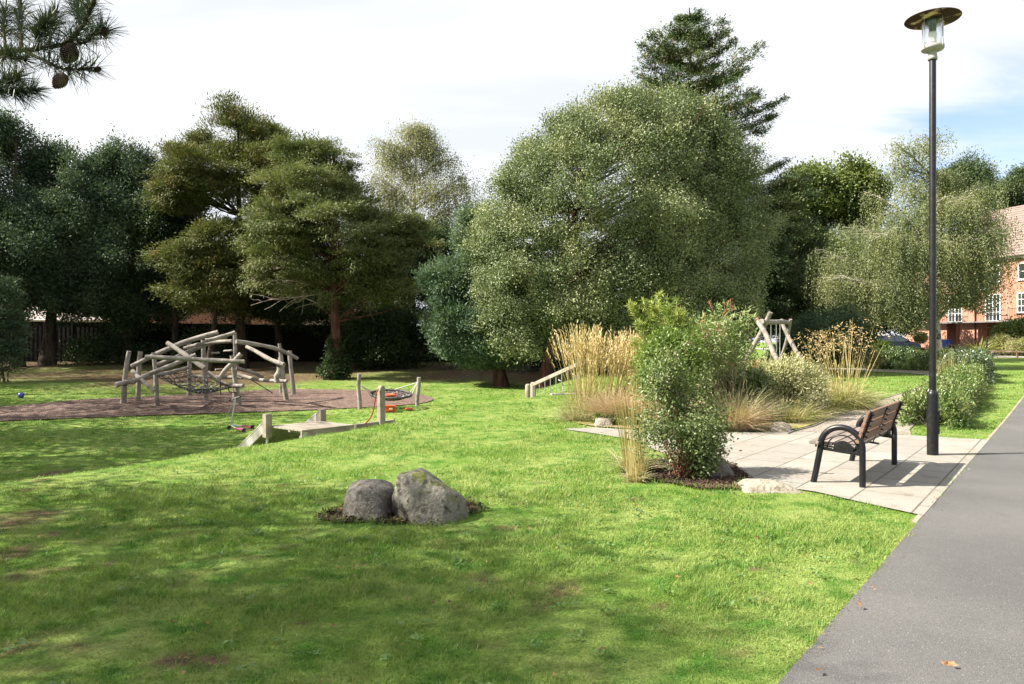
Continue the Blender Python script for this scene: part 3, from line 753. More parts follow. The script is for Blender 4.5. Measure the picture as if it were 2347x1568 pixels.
def weeping(name, label, u, Y, arms, leaf, nstr, slen, trunk_px, L=.075, W=.04, bark=None, tr=(.2, .05), step=.055, out=.25, group=None, jit=.05):
    """pale trunk, arching limbs, and leafy strands that hang from them; arms: picture end point, rise, depth offset, spread"""
    base = GY(u, Y, -0.05); root = thing(name, label, "tree", base, group=group)
    TPpx = [P(a, b, Y) for a, b in trunk_px]
    mb, TP = trunk_mb([base] + TPpx, tr[0], tr[1])
    st_p, st_o, st_l = [], [], []
    for (ua, va, dy, sp, ns, ln) in arms:
        end = P(ua, va, Y); end[1] += dy
        L_ = np.hypot(*(end[:2] - TP[-1][:2]))
        zt = np.clip(end[2] - 0.55 * L_ - .4, TP[0][2] + 1.5, TP[-1][2] - .1); i = int(np.argmin(np.abs(TP[:, 2] - zt)))
        pp = path_pts(TP[i], end, 9, .12, (0, 0, .12 * L_)); mb.tube(pp, taper(.075, .018, 9), 6, cap=False)
        for _ in range(int(ns * nstr)):
            t_ = rng.uniform(.3, 1.0) * 8; j = int(min(t_, 7)); q = pp[j] + (pp[j + 1] - pp[j]) * (t_ - j)
            of = rng.normal(size=3) * [sp, sp, sp * .45]
            st_p.append(q + of); o_ = (q + of) - TP[min(i + 2, 8)]; o_[2] = 0; st_o.append(o_ / (np.linalg.norm(o_) + .1)); st_l.append(ln * slen * (.2 + 1.05 * rng.random() ** 1.4))
            if rng.random() < .12: mb.tube(path_pts(pp[max(j - 1, 0)], q + of, 4, .05, (0, 0, .1)), taper(.02, .006, 4), 4, cap=False)
    st_p, st_o, st_l = np.array(st_p), np.array(st_o), np.array(st_l)
    cnt = np.maximum((st_l / step).astype(int), 3); tot = cnt.sum()
    ri = np.repeat(np.arange(len(cnt)), cnt); tt_ = (np.arange(tot) - np.repeat(np.cumsum(cnt) - cnt, cnt)) / np.repeat(cnt, cnt)
    pos = st_p[ri] + st_o[ri] * (out * st_l[ri] * tt_ ** .6)[:, None] * .6
    pos[:, 2] += (0.08 * np.sin(tt_ * 3.1) - tt_ ** 1.15) * st_l[ri]
    pos += rng.normal(size=(tot, 3)) * jit
    k_ = pos[:, 2] > base[2] + 2.25 + .5 * sn3(pos * .9); pos = pos[k_]; n = len(pos)
    D = nrm(rnd(n) * .75 + [0, 0, -.8]); N = nrm(rnd(n) + [0, 0, .3] + np.repeat(st_o, cnt, 0)[k_] * .5)
    s = rng.uniform(.6, 1.3, n)
    part(root, "trunk", mb, bark or M_barkpale); part(root, "crown", leaf_geo(pos, D, N, L * s, W * s, .15), leaf)
    return root

weeping("pale_birch", "pale airy birch with cream green leaves rising behind the conifers", 948, 52,
        [(900, 330, 0, .5, 1, 1), (960, 300, 0, .5, 1, 1), (870, 345, 1, .5, .8, 1), (1010, 340, 0, .5, 1, 1), (1050, 360, 1, .4, .7, .8), (880, 420, 1, .6, 1, 1.1), (1000, 420, -1, .6, 1, 1), (1085, 430, 0, .5, .8, .9), (865, 320, 0, .4, .6, 1.1), (858, 400, 0, .4, .8, 1.2), (1065, 400, .5, .5, .9, 1.1), (985, 300, .5, .5, .8, 1), (930, 290, .5, .5, .8, 1),
         (910, 480, 1.5, .7, 1, 1.2), (1040, 490, 0, .7, 1, 1.2), (960, 520, -1.5, .7, 1, 1.2), (880, 540, 0, .6, .9, 1.2), (1110, 450, 1, .4, .5, .8), (1000, 600, 1, .8, 1, 1), (900, 610, 1, .8, 1, 1), (935, 380, 0, .5, .8, 1)],
        L_bpale, 300, 2.1, [(945, 640), (950, 460), (955, 300)], L=.11, W=.06, tr=(.22, .05), step=.10, jit=.09)

tree("blue_green_yew", "bluish green yew leaning out to the left of the big holly", "tree", 1120, 34,
     [(1097, 505, 28, 45), (1080, 565, 36, 60), (1070, 640, 62, 70), (1010, 670, 42, 52), (980, 715, 28, 45), (1060, 740, 85, 62), (1105, 790, 75, 32), (1160, 800, 45, 30), (1035, 780, 45, 30), (1120, 640, 55, 95)], (1095, 480), L_byew, 3800, 34, .15, .045, .20,
     bark=M_barkred, tr=(.28, .06), nlimb=40, base_u=1150, zmin=.9, bough=(10, .42, .9), gap=-.55, gsc=1.6, lump=.22, style=dict(flat=.8, spread=.8, up=.35, nup=.6, fold=.05))

# --- the big holly in the middle
hr, c, o, TP = tree("holly_tree", "large round glossy leaved holly in the middle of the park, dark trunk below", "tree", 1250, 32,
     [tuple(q) + (0.0, .6) for q in [(1420, 460, 265, 200), (1280, 440, 140, 150), (1235, 560, 160, 150), (1560, 430, 160, 170), (1590, 560, 145, 190), (1400, 300, 130, 70), (1510, 300, 120, 75), (1430, 270, 55, 50), (1290, 330, 90, 60), (1240, 680, 130, 90), (1380, 640, 200, 130), (1540, 690, 190, 110), (1200, 740, 95, 50), (1645, 440, 75, 120), (1655, 660, 72, 110)]],
     (1330, 420), L_holly, 11500, 28, .094, .055, .20, bark=M_barkred, tr=(.27, .08), nlimb=150, limb_r=.075, base_u=1247, zmin=1.5, gap=-.85, gsc=2.7, lump=.12, keep=.72, shell=.35, bough=(9, .5, .9), sprig=.28, style=dict(spread=1.0, up=.25, nup=.35, fold=.22, ralong=.25))
mb, _ = trunk_mb([GY(1392, 33, -.05), P(1385, 720, 33), P(1400, 560, 32.8)], .32, .14)
for (ua, va) in [(1500, 520), (1450, 420), (1600, 560), (1520, 640), (1440, 640), (1580, 470)]:
    mb.tube(path_pts(P(1392, 680, 33), P(ua, va, 32.3), 7, .2), taper(.09, .03, 7), 6, cap=False)
part(hr, "stem", mb, M_bark)
c2, o2 = crown_pts(px_blobs([(1210, 800, 40, 20), (1160, 790, 40, 30)], 31.3), 130, shell=.9, gap=-2)
part(hr, "low_branch", sprays(c2, o2, 18, .16, .11, .06), L_holly)

# --- tall conifer behind the holly, hung with pale cones
def whorled(name, label, u, Y, vtop, vbot, tiers, leaf, cone, tr=(.4, .04)):
    base = GY(u, Y, -.05); root = thing(name, label, "tree", base)
    top = P(u + 8, vtop, Y); mb, TP = trunk_mb([base, (base + top) / 2 + [.1, 0, 0], top], *tr)
    cs, os_, cn = [], [], []
    for (vv, ul, ur, nb, dr) in tiers:
        z = P(u, vv, Y)[2]; ll = (u - ul) * Y / F; lr = (ur - u) * Y / F
        nb = max(6, int(nb * .95))
        for b in range(nb):
            az = 2 * math.pi * (b + rng.random() * .7) / nb; ca, sa = math.cos(az), math.sin(az)
            L_ = (lr if ca > 0 else ll) * (abs(ca) ** .5) + .45 * (ll + lr) / 2 * (1 - abs(ca) ** .5); L_ *= rng.uniform(.8, 1.25)
            st = np.array([TP[0][0] + (top[0] - base[0]) * .6, Y, z - .1 * L_ + rng.normal() * .15])
            dv_ = np.array([ca, sa, 0]); end = st + dv_ * L_ + [0, 0, dr * L_ + .1 * L_]
            pp = path_pts(st, end, 9, L_ * .03, (0, 0, -L_ * .10)); mb.tube(pp, taper(.06, .012, 9), 5, cap=False)
            m = int(10 + L_ * 17); t_ = rng.uniform(.22, 1.05, m) * 8; j = np.minimum(t_.astype(int), 7)
            q = pp[j] + (pp[j + 1] - pp[j]) * (t_ - j)[:, None]
            side = np.cross(dv_, [0, 0, 1.0]); wd = .24 * L_ * np.sin(np.clip(t_ / 8, 0, 1) * 2.6) * .55 + .12
            q = q + side * (rng.normal(size=m) * wd)[:, None] + [0, 0, .05]
            cs.append(q); os_.append(nrm(dv_ + side * rng.normal(size=m)[:, None] * .7 + [0, 0, .1]))
            e = t_ > 3.5; cn.append(q[e][::2])
    cs, os_, cn = np.concatenate(cs), np.concatenate(os_), np.concatenate(cn)
    part(root, "trunk", mb, M_bark)
    part(root, "crown", sprays(cs, os_, 26, .19, .20, .055, flat=.38, spread=.9, up=.1, nup=1.0, fold=.05), leaf)
    kk = cn[(sn3(cn * .8) > -.5)]
    kk = np.repeat(kk, 2, 0) + rng.normal(size=(2 * len(kk), 3)) * [.2, .2, .1]
    D = nrm(rng.normal(size=kk.shape) * .2 + [0, 0, -1]); g1 = leaf_geo(kk, D, rnd(len(kk)), .24 * rng.uniform(.6, 1.2, len(kk)), .08, .15)
    cp = part(root, "cones", g1, cone); cp['kind'] = 'stuff'
    return root
whorled("tall_conifer", "tallest conifer with layered boughs and hanging pale cones, rising behind the holly", 1572, 46, 18, 700,
        [(48, 1552, 1598, 6, .5), (80, 1530, 1620, 7, .4), (112, 1495, 1655, 7, .35), (145, 1478, 1672, 8, .25), (180, 1460, 1725, 8, .18), (215, 1440, 1700, 9, .12), (250, 1440, 1755, 9, .10), (285, 1450, 1735, 8, .05), (325, 1460, 1715, 8, .0),
         (370, 1450, 1745, 8, .0), (415, 1450, 1785, 9, .0), (465, 1440, 1770, 9, -.02), (515, 1440, 1800, 9, -.04), (570, 1440, 1850, 10, -.05), (630, 1440, 1860, 10, -.08), (690, 1450, 1850, 9, -.08)], L_fir, L_cone)

# --- right of the holly
tree("dark_conifer", "dark green conifer mass standing between the holly and the weeping birch", "tree", 1800, 44,
     [(1790, 480, 50, 70), (1800, 580, 75, 90), (1790, 670, 90, 80), (1850, 690, 70, 60), (1730, 700, 60, 60)], (1790, 400), L_fir, 1900, 30, .18, .06, .3, tr=(.3, .05), nlimb=30, gap=-.45, style=CON)
tree("broadleaf_tree", "bright green round topped broadleaf tree behind the weeping birch", "tree", 1900, 56,
     [(1850, 430, 60, 45), (1920, 430, 75, 42), (1960, 460, 62, 50), (1860, 510, 110, 70), (1830, 560, 60, 60), (1900, 620, 100, 90)], (1890, 420), L_broad, 2300, 34, .22, .13, .38, tr=(.3, .05), nlimb=50, gap=-.55)
weeping("weeping_birch", "large weeping birch with hanging grey green strands in front of the brick house", 2150, 38,
        [(2050, 325, 0, .32, .42, .8), (2120, 312, 0, .45, .6, .8), (2085, 365, 1, .5, .55, .9), (2150, 400, 0, .4, .9, 1), (2060, 430, -1, .35, .7, .9), (2200, 400, .5, .35, .7, 1), (2010, 490, -1, .5, 1, 1.2), (2100, 480, -2, .6, 1.2, 1.2), (2200, 450, -1, .5, 1.2, 1.2), (2260, 430, 0, .5, .9, 1.2), (2300, 500, 0, .4, .9, 1.2),
         (1930, 520, 0, .5, 1.1, 1.3), (1880, 570, .5, .45, 1.1, 1.3), (1960, 560, -2.2, .6, 1.2, 1.4), (2060, 560, -2.6, .6, 1.1, 1.3), (2160, 560, -2.5, .5, .6, 1.2), (2250, 530, -1.5, .5, 1.3, 1.3), (2312, 590, 0, .4, .9, 1.0), (2240, 620, -1, .5, .6, .8), (1900, 640, 0, .5, 1.0, 1.0), (1980, 640, -2, .6, 1.2, 1.1), (2060, 650, -2, .6, .8, 1.0), (1950, 600, 2, .7, 1.2, 1.3), (2040, 520, 2.2, .7, 1.2, 1.3), (2170, 520, 2.2, .6, .6, 1.2),
         (2270, 640, -.5, .35, .45, .8), (2190, 650, -1.5, .4, .5, .8), (1860, 640, -1, .35, .7, 1.0), (2290, 460, 1, .4, .6, 1.0), (2000, 430, 1, .3, .4, .9), (2235, 590, .5, .4, 1.0, 1.1)],
        L_birch, 290, 2.1, [(2140, 640), (2135, 540), (2155, 470), (2130, 350)], L=.10, W=.045, tr=(.21, .05), step=.07, out=.2, jit=.05)
tree("pine_tree", "small rounded pine top showing above the weeping birch", "tree", 2225, 70,
     [(2225, 400, 42, 28), (2190, 430, 35, 25), (2255, 430, 30, 25), (2220, 450, 55, 30)], (2225, 380), L_fir, 700, 26, .25, .08, .4, tr=(.3, .1), nlimb=30, bark=M_barkred, gap=-.5)
tree("pine_tree", "flat topped pine behind the house roof at the right edge", "tree", 2340, 72,
     [(2330, 440, 42, 17), (2355, 415, 35, 22), (2375, 470, 60, 22), (2310, 460, 25, 12)], (2345, 400), L_fir, 800, 26, .25, .08, .35, tr=(.3, .1), nlimb=35, bark=M_barkred, gap=-.4)

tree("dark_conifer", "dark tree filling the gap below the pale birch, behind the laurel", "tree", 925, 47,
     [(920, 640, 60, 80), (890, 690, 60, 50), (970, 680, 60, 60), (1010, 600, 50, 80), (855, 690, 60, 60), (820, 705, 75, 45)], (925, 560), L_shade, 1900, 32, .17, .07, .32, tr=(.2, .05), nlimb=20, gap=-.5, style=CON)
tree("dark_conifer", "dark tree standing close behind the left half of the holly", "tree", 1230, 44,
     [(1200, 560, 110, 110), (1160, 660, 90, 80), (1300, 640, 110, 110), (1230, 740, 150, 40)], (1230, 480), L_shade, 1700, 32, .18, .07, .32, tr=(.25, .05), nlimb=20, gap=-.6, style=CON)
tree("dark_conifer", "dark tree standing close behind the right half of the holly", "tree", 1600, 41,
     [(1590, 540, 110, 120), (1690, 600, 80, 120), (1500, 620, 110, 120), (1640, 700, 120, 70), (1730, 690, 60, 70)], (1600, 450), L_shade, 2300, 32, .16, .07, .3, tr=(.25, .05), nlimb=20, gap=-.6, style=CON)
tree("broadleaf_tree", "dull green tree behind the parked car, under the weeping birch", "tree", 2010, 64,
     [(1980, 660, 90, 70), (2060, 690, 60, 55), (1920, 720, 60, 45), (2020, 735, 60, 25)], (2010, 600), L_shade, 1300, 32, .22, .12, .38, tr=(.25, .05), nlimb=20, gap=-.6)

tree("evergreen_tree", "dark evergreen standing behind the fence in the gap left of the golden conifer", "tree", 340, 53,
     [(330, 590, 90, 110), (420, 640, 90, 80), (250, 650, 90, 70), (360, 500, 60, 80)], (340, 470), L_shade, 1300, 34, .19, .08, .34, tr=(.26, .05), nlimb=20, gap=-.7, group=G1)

# --- shrubs along the fence and behind the beds
def shrub(name, label, u, Y, blobs, leaf, ncl, k, L, W, r, cat_="shrub", stems=10, stem_r=.02, group=None, bark=None, base_u=None, style=None, **cw):
    st = dict(flat=1.0, spread=0.95, up=0.2, nup=0.5, fold=0.2, ow=1.0, ralong=0.0); st.update(style or {})
    base = GY(u if base_u is None else base_u, Y, -0.03); root = thing(name, label, cat_, base, group=group)
    c, o = crown_pts(px_blobs(blobs, Y), ncl, **dict(dict(shell=.6, gap=-.8), **cw))
    kk = c[:, 2] > H(c[:, 0], c[:, 1]) + r * .4; c, o = c[kk], o[kk]
    mb = MB()
    for i in rng.choice(len(c), min(stems, len(c)), replace=False):
        b0 = base + rng.normal(size=3) * [.25, .25, 0] * min(1, Y / 15) * (blobs[0][2] * Y / F)
        b0[2] = float(H(b0[0], b0[1])) - .03
        mb.tube(path_pts(b0, c[i], 6, .05), taper(stem_r, stem_r * .35, 6), 5, cap=False)
    part(root, "stems", mb, bark or M_twig)['kind'] = 'stuff'
    part(root, "foliage", sprays(c, o, k, r, L, W, **st), leaf)
    return root
shrub("yew_bush", "dark conifer like bush at the left edge of the lawn, beyond the blue ball", 8, 36, [(-10, 690, 45, 60), (5, 760, 50, 60), (-15, 830, 60, 50), (40, 800, 22, 10), (20, 680, 22, 14)], L_dark, 700, 26, .17, .055, .2, style=CON)
shrub("fence_shrub", "low loose shrub in front of the fence behind the climbing frame", 490, 46, [(490, 775, 60, 30), (470, 815, 70, 28), (520, 790, 40, 20)], L_shade, 350, 20, .16, .09, .3)
shrub("fence_shrub", "dark leafy shrub by the fence at the left, beyond the blue ball", 230, 46, [(230, 800, 70, 30), (310, 815, 60, 22), (180, 820, 50, 20)], L_shade, 350, 20, .16, .09, .3)
shrub("laurel_bush", "wide dark laurel right of the reddish trunk, against the fence", 920, 43, [(900, 790, 75, 55), (960, 780, 60, 60), (850, 800, 60, 45), (1000, 800, 60, 45), (835, 745, 55, 45), (900, 740, 60, 40)], L_shade, 1300, 28, .16, .08, .25)
shrub("laurel_bush", "dark laurel in the shade behind the holly trunk", 1285, 42, [(1290, 800, 50, 32), (1240, 790, 50, 40), (1330, 790, 60, 45), (1190, 800, 40, 35)], L_byew, 700, 28, .14, .08, .22)
shrub("laurel_bush", "tall dark evergreen bush behind the reed grasses, under the holly", 1450, 37, [(1420, 760, 90, 70), (1530, 740, 90, 80), (1640, 740, 90, 80), (1360, 790, 60, 50)], L_shade, 1500, 30, .15, .08, .25)
shrub("dark_round_shrub", "dark bluish rounded shrub behind the golden oat grass", 1905, 33, [(1905, 765, 75, 55), (1870, 780, 60, 48), (1950, 790, 45, 45)], L_dark, 1300, 34, .09, .045, .16)
shrub("green_bush", "glossy bright green bush behind the log swing", 1830, 35, [(1832, 790, 45, 45), (1850, 820, 50, 35), (1800, 820, 40, 30)], L_hedge, 800, 30, .11, .055, .14)
shrub("viburnum_bush", "leafy mid green bush in front of the house at the right edge", 2330, 57, [(2325, 765, 40, 26), (2300, 785, 25, 20), (2355, 770, 45, 40)], L_broad, 600, 28, .16, .1, .22)
L_pale = leafm("leaf_pale_yellow", (0.20, 0.21, 0.075), (0.28, 0.28, 0.11), (0.32, 0.30, 0.16), 0.5, 0.3, 0.3, 1.0)
shrub("pale_shrub", "rounded pale yellow shrub beside the spiky flax, behind the rail", 2295, 55, [(2293, 785, 22, 16), (2305, 795, 25, 14)], L_pale, 380, 26, .10, .05, .13)
shrub("pale_shrub", "wide low cream shrub at the right edge, behind the rail", 2335, 54, [(2330, 795, 25, 14), (2355, 795, 30, 18)], L_pale, 400, 26, .10, .05, .13)
shrub("low_shrub", "low grey green shrub along the rail right of the flax", 2265, 53, [(2262, 805, 24, 9), (2285, 808, 22, 8)], L_birch, 250, 24, .09, .045, .12)
L_box = leafm("leaf_bright_box", (0.14, 0.21, 0.028), (0.19, 0.27, 0.035), None, 0.45, 0.4, 0.3)
shrub("clipped_bush", "bright lime clipped dome above the far end of the hedge", 2015, 37.5, [(2017, 800, 30, 20), (2030, 806, 22, 14), (2000, 808, 22, 14)], L_box, 600, 34, .05, .028, .06, lump=.05)
shrub("clipped_bush", "grey green rounded bush beside the lime clipped dome", 1990, 36.5, [(1985, 815, 22, 20), (1995, 825, 22, 16)], L_pale, 450, 30, .06, .03, .07)

# trees outside the frame on the sunny side: they cast the shade on the hollow and on the near lawn
def side_tree(name, label, x, y, hgt, rad, zc, leaf, ncl=1100, k=26, L=.24, W=.11):
    b = np.array([x, y, float(H(x, y)) - .05]); root = thing(name, label, "tree", b, group="trees shading the lawn, outside the frame")
    mb, TP = trunk_mb([b, b + [.2, .1, hgt * .5], b + [0, 0, hgt * .95]], .28, .05)
    z0 = b[2]
    bl = [(b + [0, 0, hgt * .55], (rad, rad, hgt * .28)), (b + [rad * .3, -rad * .3, hgt * .75], (rad * .7, rad * .7, hgt * .22)), (b + [-rad * .3, rad * .3, hgt * zc], (rad * .8, rad * .8, hgt * .2))]
    c, o = crown_pts(bl, ncl, shell=.6, gap=-.5)
    limbs(mb, TP, c[rng.choice(len(c), 25, replace=False)], .08)
    part(root, "trunk", mb, M_bark); part(root, "crown", sprays(c, o, k, .42, L, W), leaf); return root
side_tree("side_tree", "first broad dark tree left of the photographed hollow, beyond the frame", -20.5, 17.0, 15.0, 4.8, .5, L_shade, 1500)
side_tree("side_tree", "second broad dark tree left of the photographed hollow, beyond the frame", -27, 23, 16.5, 5.2, .5, L_shade, 900)
side_tree("side_tree", "third broad dark tree left of the photographed hollow, beyond the frame", -32, 29, 19, 5.4, .5, L_shade, 900)
side_tree("side_tree", "fourth broad dark tree left of the photographed hollow, beyond the frame", -38, 36, 21, 6, .5, L_shade, 900)
side_tree("side_tree", "fifth broad dark tree left of the photographed hollow, beyond the frame", -45, 43, 22, 6.5, .5, L_shade, 900)
side_tree("side_tree", "broad tree standing left of the photographer beyond the pine", -10.9, 5.3, 10.3, 2.6, .55, L_broad, 1750, 18, .12, .06)
# ------------------------------------------------------------------ plants of the bed
S_straw = leafm("straw_stalk", (0.36, 0.28, 0.13), (0.50, 0.41, 0.21), (0.30, 0.27, 0.10), 0.7, 0.2, 0.25, 2.0)
S_plume = leafm("straw_plume", (0.44, 0.335, 0.18), (0.58, 0.47, 0.29), None, 0.8, 0.15, 0.25)
S_green = leafm("green_grass_leaf", (0.143, 0.195, 0.046), (0.221, 0.247, 0.072), (0.312, 0.260, 0.104), 0.6, 0.3, 0.3, 2.0)
S_pink = leafm("dry_pinkish_grass", (0.42, 0.30, 0.22), (0.56, 0.44, 0.33), (0.32, 0.21, 0.14), 0.7, 0.2, 0.25, 2.5)
S_pale = leafm("bleached_grass", (0.408, 0.360, 0.228), (0.552, 0.492, 0.324), (0.264, 0.264, 0.132), 0.7, 0.2, 0.25, 2.5)
S_bamboo = leafm("leaf_bamboo", (0.25, 0.30, 0.085), (0.36, 0.39, 0.13), (0.17, 0.23, 0.06), 0.45, 0.35, 0.35, 1.5)
S_lime = leafm("leaf_fresh_green", (0.115, 0.185, 0.04), (0.175, 0.235, 0.06), (0.085, 0.135, 0.03), 0.45, 0.35, 0.35, 2.0)
S_small = leafm("leaf_small_shrub", (0.080, 0.125, 0.038), (0.135, 0.180, 0.064), (0.175, 0.205, 0.09), 0.4, 0.45, 0.3, 2.5)
S_bud = leafm("leaf_buddleia", (0.140, 0.210, 0.070), (0.224, 0.280, 0.119), (0.322, 0.350, 0.196), 0.5, 0.3, 0.3, 1.5)
S_silver = leafm("leaf_silver_cream", (0.365, 0.358, 0.203), (0.499, 0.479, 0.290), (0.257, 0.263, 0.121), 0.55, 0.3, 0.25, 4.0)
S_oat = leafm("oat_seed_head", (0.34, 0.25, 0.13), (0.46, 0.35, 0.19), None, 0.8, 0.15, 0.25)
S_rust = leafm("dead_flower_spike", (0.26, 0.10, 0.06), (0.36, 0.17, 0.10), None, 0.8, 0.1, 0.1)
M_cane = mat("cane_stem", (0.22, 0.20, 0.09), [((0.30, 0.24, 0.12), 6, .4, .6)], 0.7, 0.3)
M_stem = mat("pale_stem", (0.33, 0.27, 0.20), [((0.22, 0.16, 0.11), 8, .4, .6)], 0.8, 0.2)
M_redstem = mat("reddish_stem", (0.17, 0.075, 0.05), [((0.26, 0.15, 0.09), 8, .4, .6)], 0.8, 0.2)

def clump_base(c, n, r):
    a = rng.random(n) * 6.283; q = np.sqrt(rng.random(n)) * r
    x, y = c[0] + q * np.cos(a), c[1] + q * np.sin(a)
    return np.column_stack([x, y, H(x, y)])
def blades(c, n, r, hgt, lean, width, droop, bias=(0, 0), seg=5, up=1.0):
    P_ = clump_base(c, n, r)
    od = P_ - c; od[:, 2] = 0; od = od / max(r, .01)
    D = nrm(od * lean * .8 + rng.normal(size=(n, 3)) * [lean * .5, lean * .5, .05] + [bias[0], bias[1], up])
    L = hgt * rng.uniform(.55, 1.05, n)
    return P_, D, L, ribbon_geo(P_, D, L, width, droop * rng.uniform(.4, 1.3, n), seg, .2)
def tips(P_, D, L, droop=0.0):
    return P_ + D * L[:, None]
def reed(name, label, u, Y, hgt, n, r, bias, group="golden feather reed grasses"):
    c = GY(u, Y); root = thing(name, label, "ornamental grass", c, group=group)
    P_, D, L, g = blades(c, n, r * .8, hgt, .26, .010, .05, bias)
    L = hgt * rng.uniform(.72, 1.05, n); g = ribbon_geo(P_, D, L, .010, .06, 5, .6)
    part(root, "stalks", g, S_straw)
    k = 9; tp = np.repeat(P_, k, 0); tD = np.repeat(D, k, 0); f = np.tile(np.linspace(.74, 1.0, k), n) + rng.normal(size=n * k) * .01; tL = np.repeat(L, k)
    pos = tp + tD * (tL * f)[:, None] + np.column_stack([np.zeros((n * k, 2)), -.55 * tL * .06 * f ** 2.2]) + np.column_stack([bias[0] * .0 * f, f * 0, f * 0])
    part(root, "plumes", leaf_geo(pos, nrm(tD + rng.normal(size=tD.shape) * .18), rnd(n * k), .10 * rng.uniform(.7, 1.2, n * k), .026, .2), S_plume)
    _, _, _, g2 = blades(c, int(n * 1.2), r * 1.1, hgt * .55, .5, .010, .7)
    part(root, "leaves", g2, S_green)
reed("reed_grass", "tall upright golden reed grass, first clump beside the stair rail", 1345, 15.6, 1.95, 150, .30, (-.02, 0))
reed("reed_grass", "golden reed grass leaning right, between the upright clump and the bamboo", 1400, 16.3, 1.85, 130, .28, (.24, 0))
reed("reed_grass", "golden reed grass half hidden behind the bamboo", 1462, 17.2, 1.85, 130, .30, (.06, 0))

def tuft(name, label, u, Y, hgt, n, r, m, lean=.8, droop=.9, width=.008, bias=(0, 0), group=None, m2=None, extra=None):
    c = GY(u, Y)
    if m2 is None:
        _, _, _, g = blades(c, n, r, hgt, lean, width, droop, bias)
        return solo(name, g, m, label, "ornamental grass", c, group)
    root = thing(name, label, "ornamental grass", c, group=group)
    part(root, "leaves", blades(c, n, r, hgt, lean, width, droop, bias)[3], m)
    part(root, "stalks", blades(c, int(n * .35), r, hgt * 1.25, lean * .8, width * .8, droop * .6, bias)[3], m2)
    return root
tuft("grass_tuft", "low bleached grass tuft at the foot of the upright reed clump", 1330, 15.0, .62, 520, .28, S_pale, 1.0, 1.0, m2=S_green)
tuft("grass_tuft", "fine grey green tuft right of the upright reed clump", 1375, 15.2, .6, 420, .22, S_green, .8, .9)
tuft("grass_tuft", "fluffy pinkish dry grass behind the round light stone", 1415, 14.7, 1.0, 1300, .30, S_pink, .75, .6)
tuft("grass_tuft", "pinkish dry grass close against the left of the leafy shrub", 1455, 14.4, .95, 900, .24, S_pink, .8, .7, bias=(-.1, 0))
tuft("grass_tuft", "pinkish brown grass tuft on bare soil right of the leafy shrub", 1683, 13.4, .85, 1300, .24, S_pink, .8, .7, m2=S_pale)
tuft("grass_tuft", "rusty brown collapsed grass below the buddleia", 1735, 15.3, .42, 600, .30, S_pink, 1.2, 1.2)
tuft("grass_tuft", "grey green feathery grass in front of the silver shrub", 1790, 14.9, .66, 900, .45, S_green, .9, .9, m2=S_pale)
tuft("grass_tuft", "straw tinted low grass at the right foot of the silver shrub", 1845, 15.2, .55, 560, .34, S_pale, .9, .9)
tuft("grass_tuft", "green grass skirt left of the oat grass, by the small rock", 1880, 16.2, .7, 520, .3, S_green, .9, .9)

def dry_stalks(name, label, u, Y, n, hgt, r, bias=(0, 0)):
    c = GY(u, Y); root = thing(name, label, "ornamental grass", c)
    part(root, "stalks", blades(c, n, r, hgt, .12, .007, .12, bias)[3], S_straw)
    part(root, "leaves", blades(c, n * 2, r, hgt * .45, .7, .007, .8)[3], S_pale)
dry_stalks("dry_grass", "tall thin straw stalks standing at the left side of the leafy shrub", 1452, 9.0, 120, 1.25, .13)
dry_stalks("dry_grass", "short straw clump on the soil at the left foot of the leafy shrub", 1458, 8.5, 90, .5, .10)

# golden oat grass: fountain of leaves, tall bare stems, open panicles
c = GY(1935, 17.6); root = thing("oat_grass", "giant golden oat grass with tall stems and airy seed heads", "ornamental grass", c)
part(root, "leaves", cat(blades(c, 1500, .36, 1.0, 1.0, .008, 1.0, bias=(.02, 0))[3]), S_green)
part(root, "dry_leaves", cat(blades(c, 900, .34, 1.1, .9, .008, .9, bias=(.05, 0))[3]), S_pale)
P_, D, L, _ = blades(c, 80, .3, 2.35, .36, .011, .1, bias=(-.01, 0))
L = rng.uniform(1.0, 2.3, 80)
part(root, "stalks", ribbon_geo(P_, D, L, .012, .08, 6, .5), S_straw)
sel = np.argsort(-L)[:24]; pp_, dd_ = [], []
for i in sel:
    for f in rng.uniform(.74, 1.0, 12):
        q = P_[i] + D[i] * L[i] * f - [0, 0, .045 * L[i] * f]
        sd = rng.normal(size=3) * [.11, .11, .03] * (1.25 - f) * 2.4
        pp_.append(q + sd); dd_.append(nrm(sd + [0, 0, -.05] + rng.normal(size=3) * .03))
pp_ = np.repeat(np.array(pp_), 2, 0) + rng.normal(size=(len(pp_) * 2, 3)) * .025; dd_ = np.repeat(np.array(dd_), 2, 0)
part(root, "seed_heads", leaf_geo(pp_, nrm(dd_ + rng.normal(size=dd_.shape) * .4), rnd(len(pp_)), .065 * rng.uniform(.6, 1.2, len(pp_)), .026, .2), S_oat)
c = GY(1868, 20); root = thing("oat_grass", "second oat grass with fewer drooping seed heads, behind the silver shrub", "ornamental grass", c)
P_, D, L, _ = blades(c, 16, .4, 2.0, .3, .011, .1); L = rng.uniform(1.2, 1.9, 16)
part(root, "stalks", cat(ribbon_geo(P_, D, L, .012, .15, 6, .5), blades(c, 400, .4, .9, .8, .009, .8)[3]), S_straw)
pp_ = np.repeat(P_ + D * (L * .9)[:, None] - [0, 0, .1], 14, 0) + rng.normal(size=(16 * 14, 3)) * [.10, .10, .13]
part(root, "seed_heads", leaf_geo(pp_, nrm(rnd(len(pp_)) * .6 - [0, 0, .6]), rnd(len(pp_)), .07, .028, .2), S_oat)

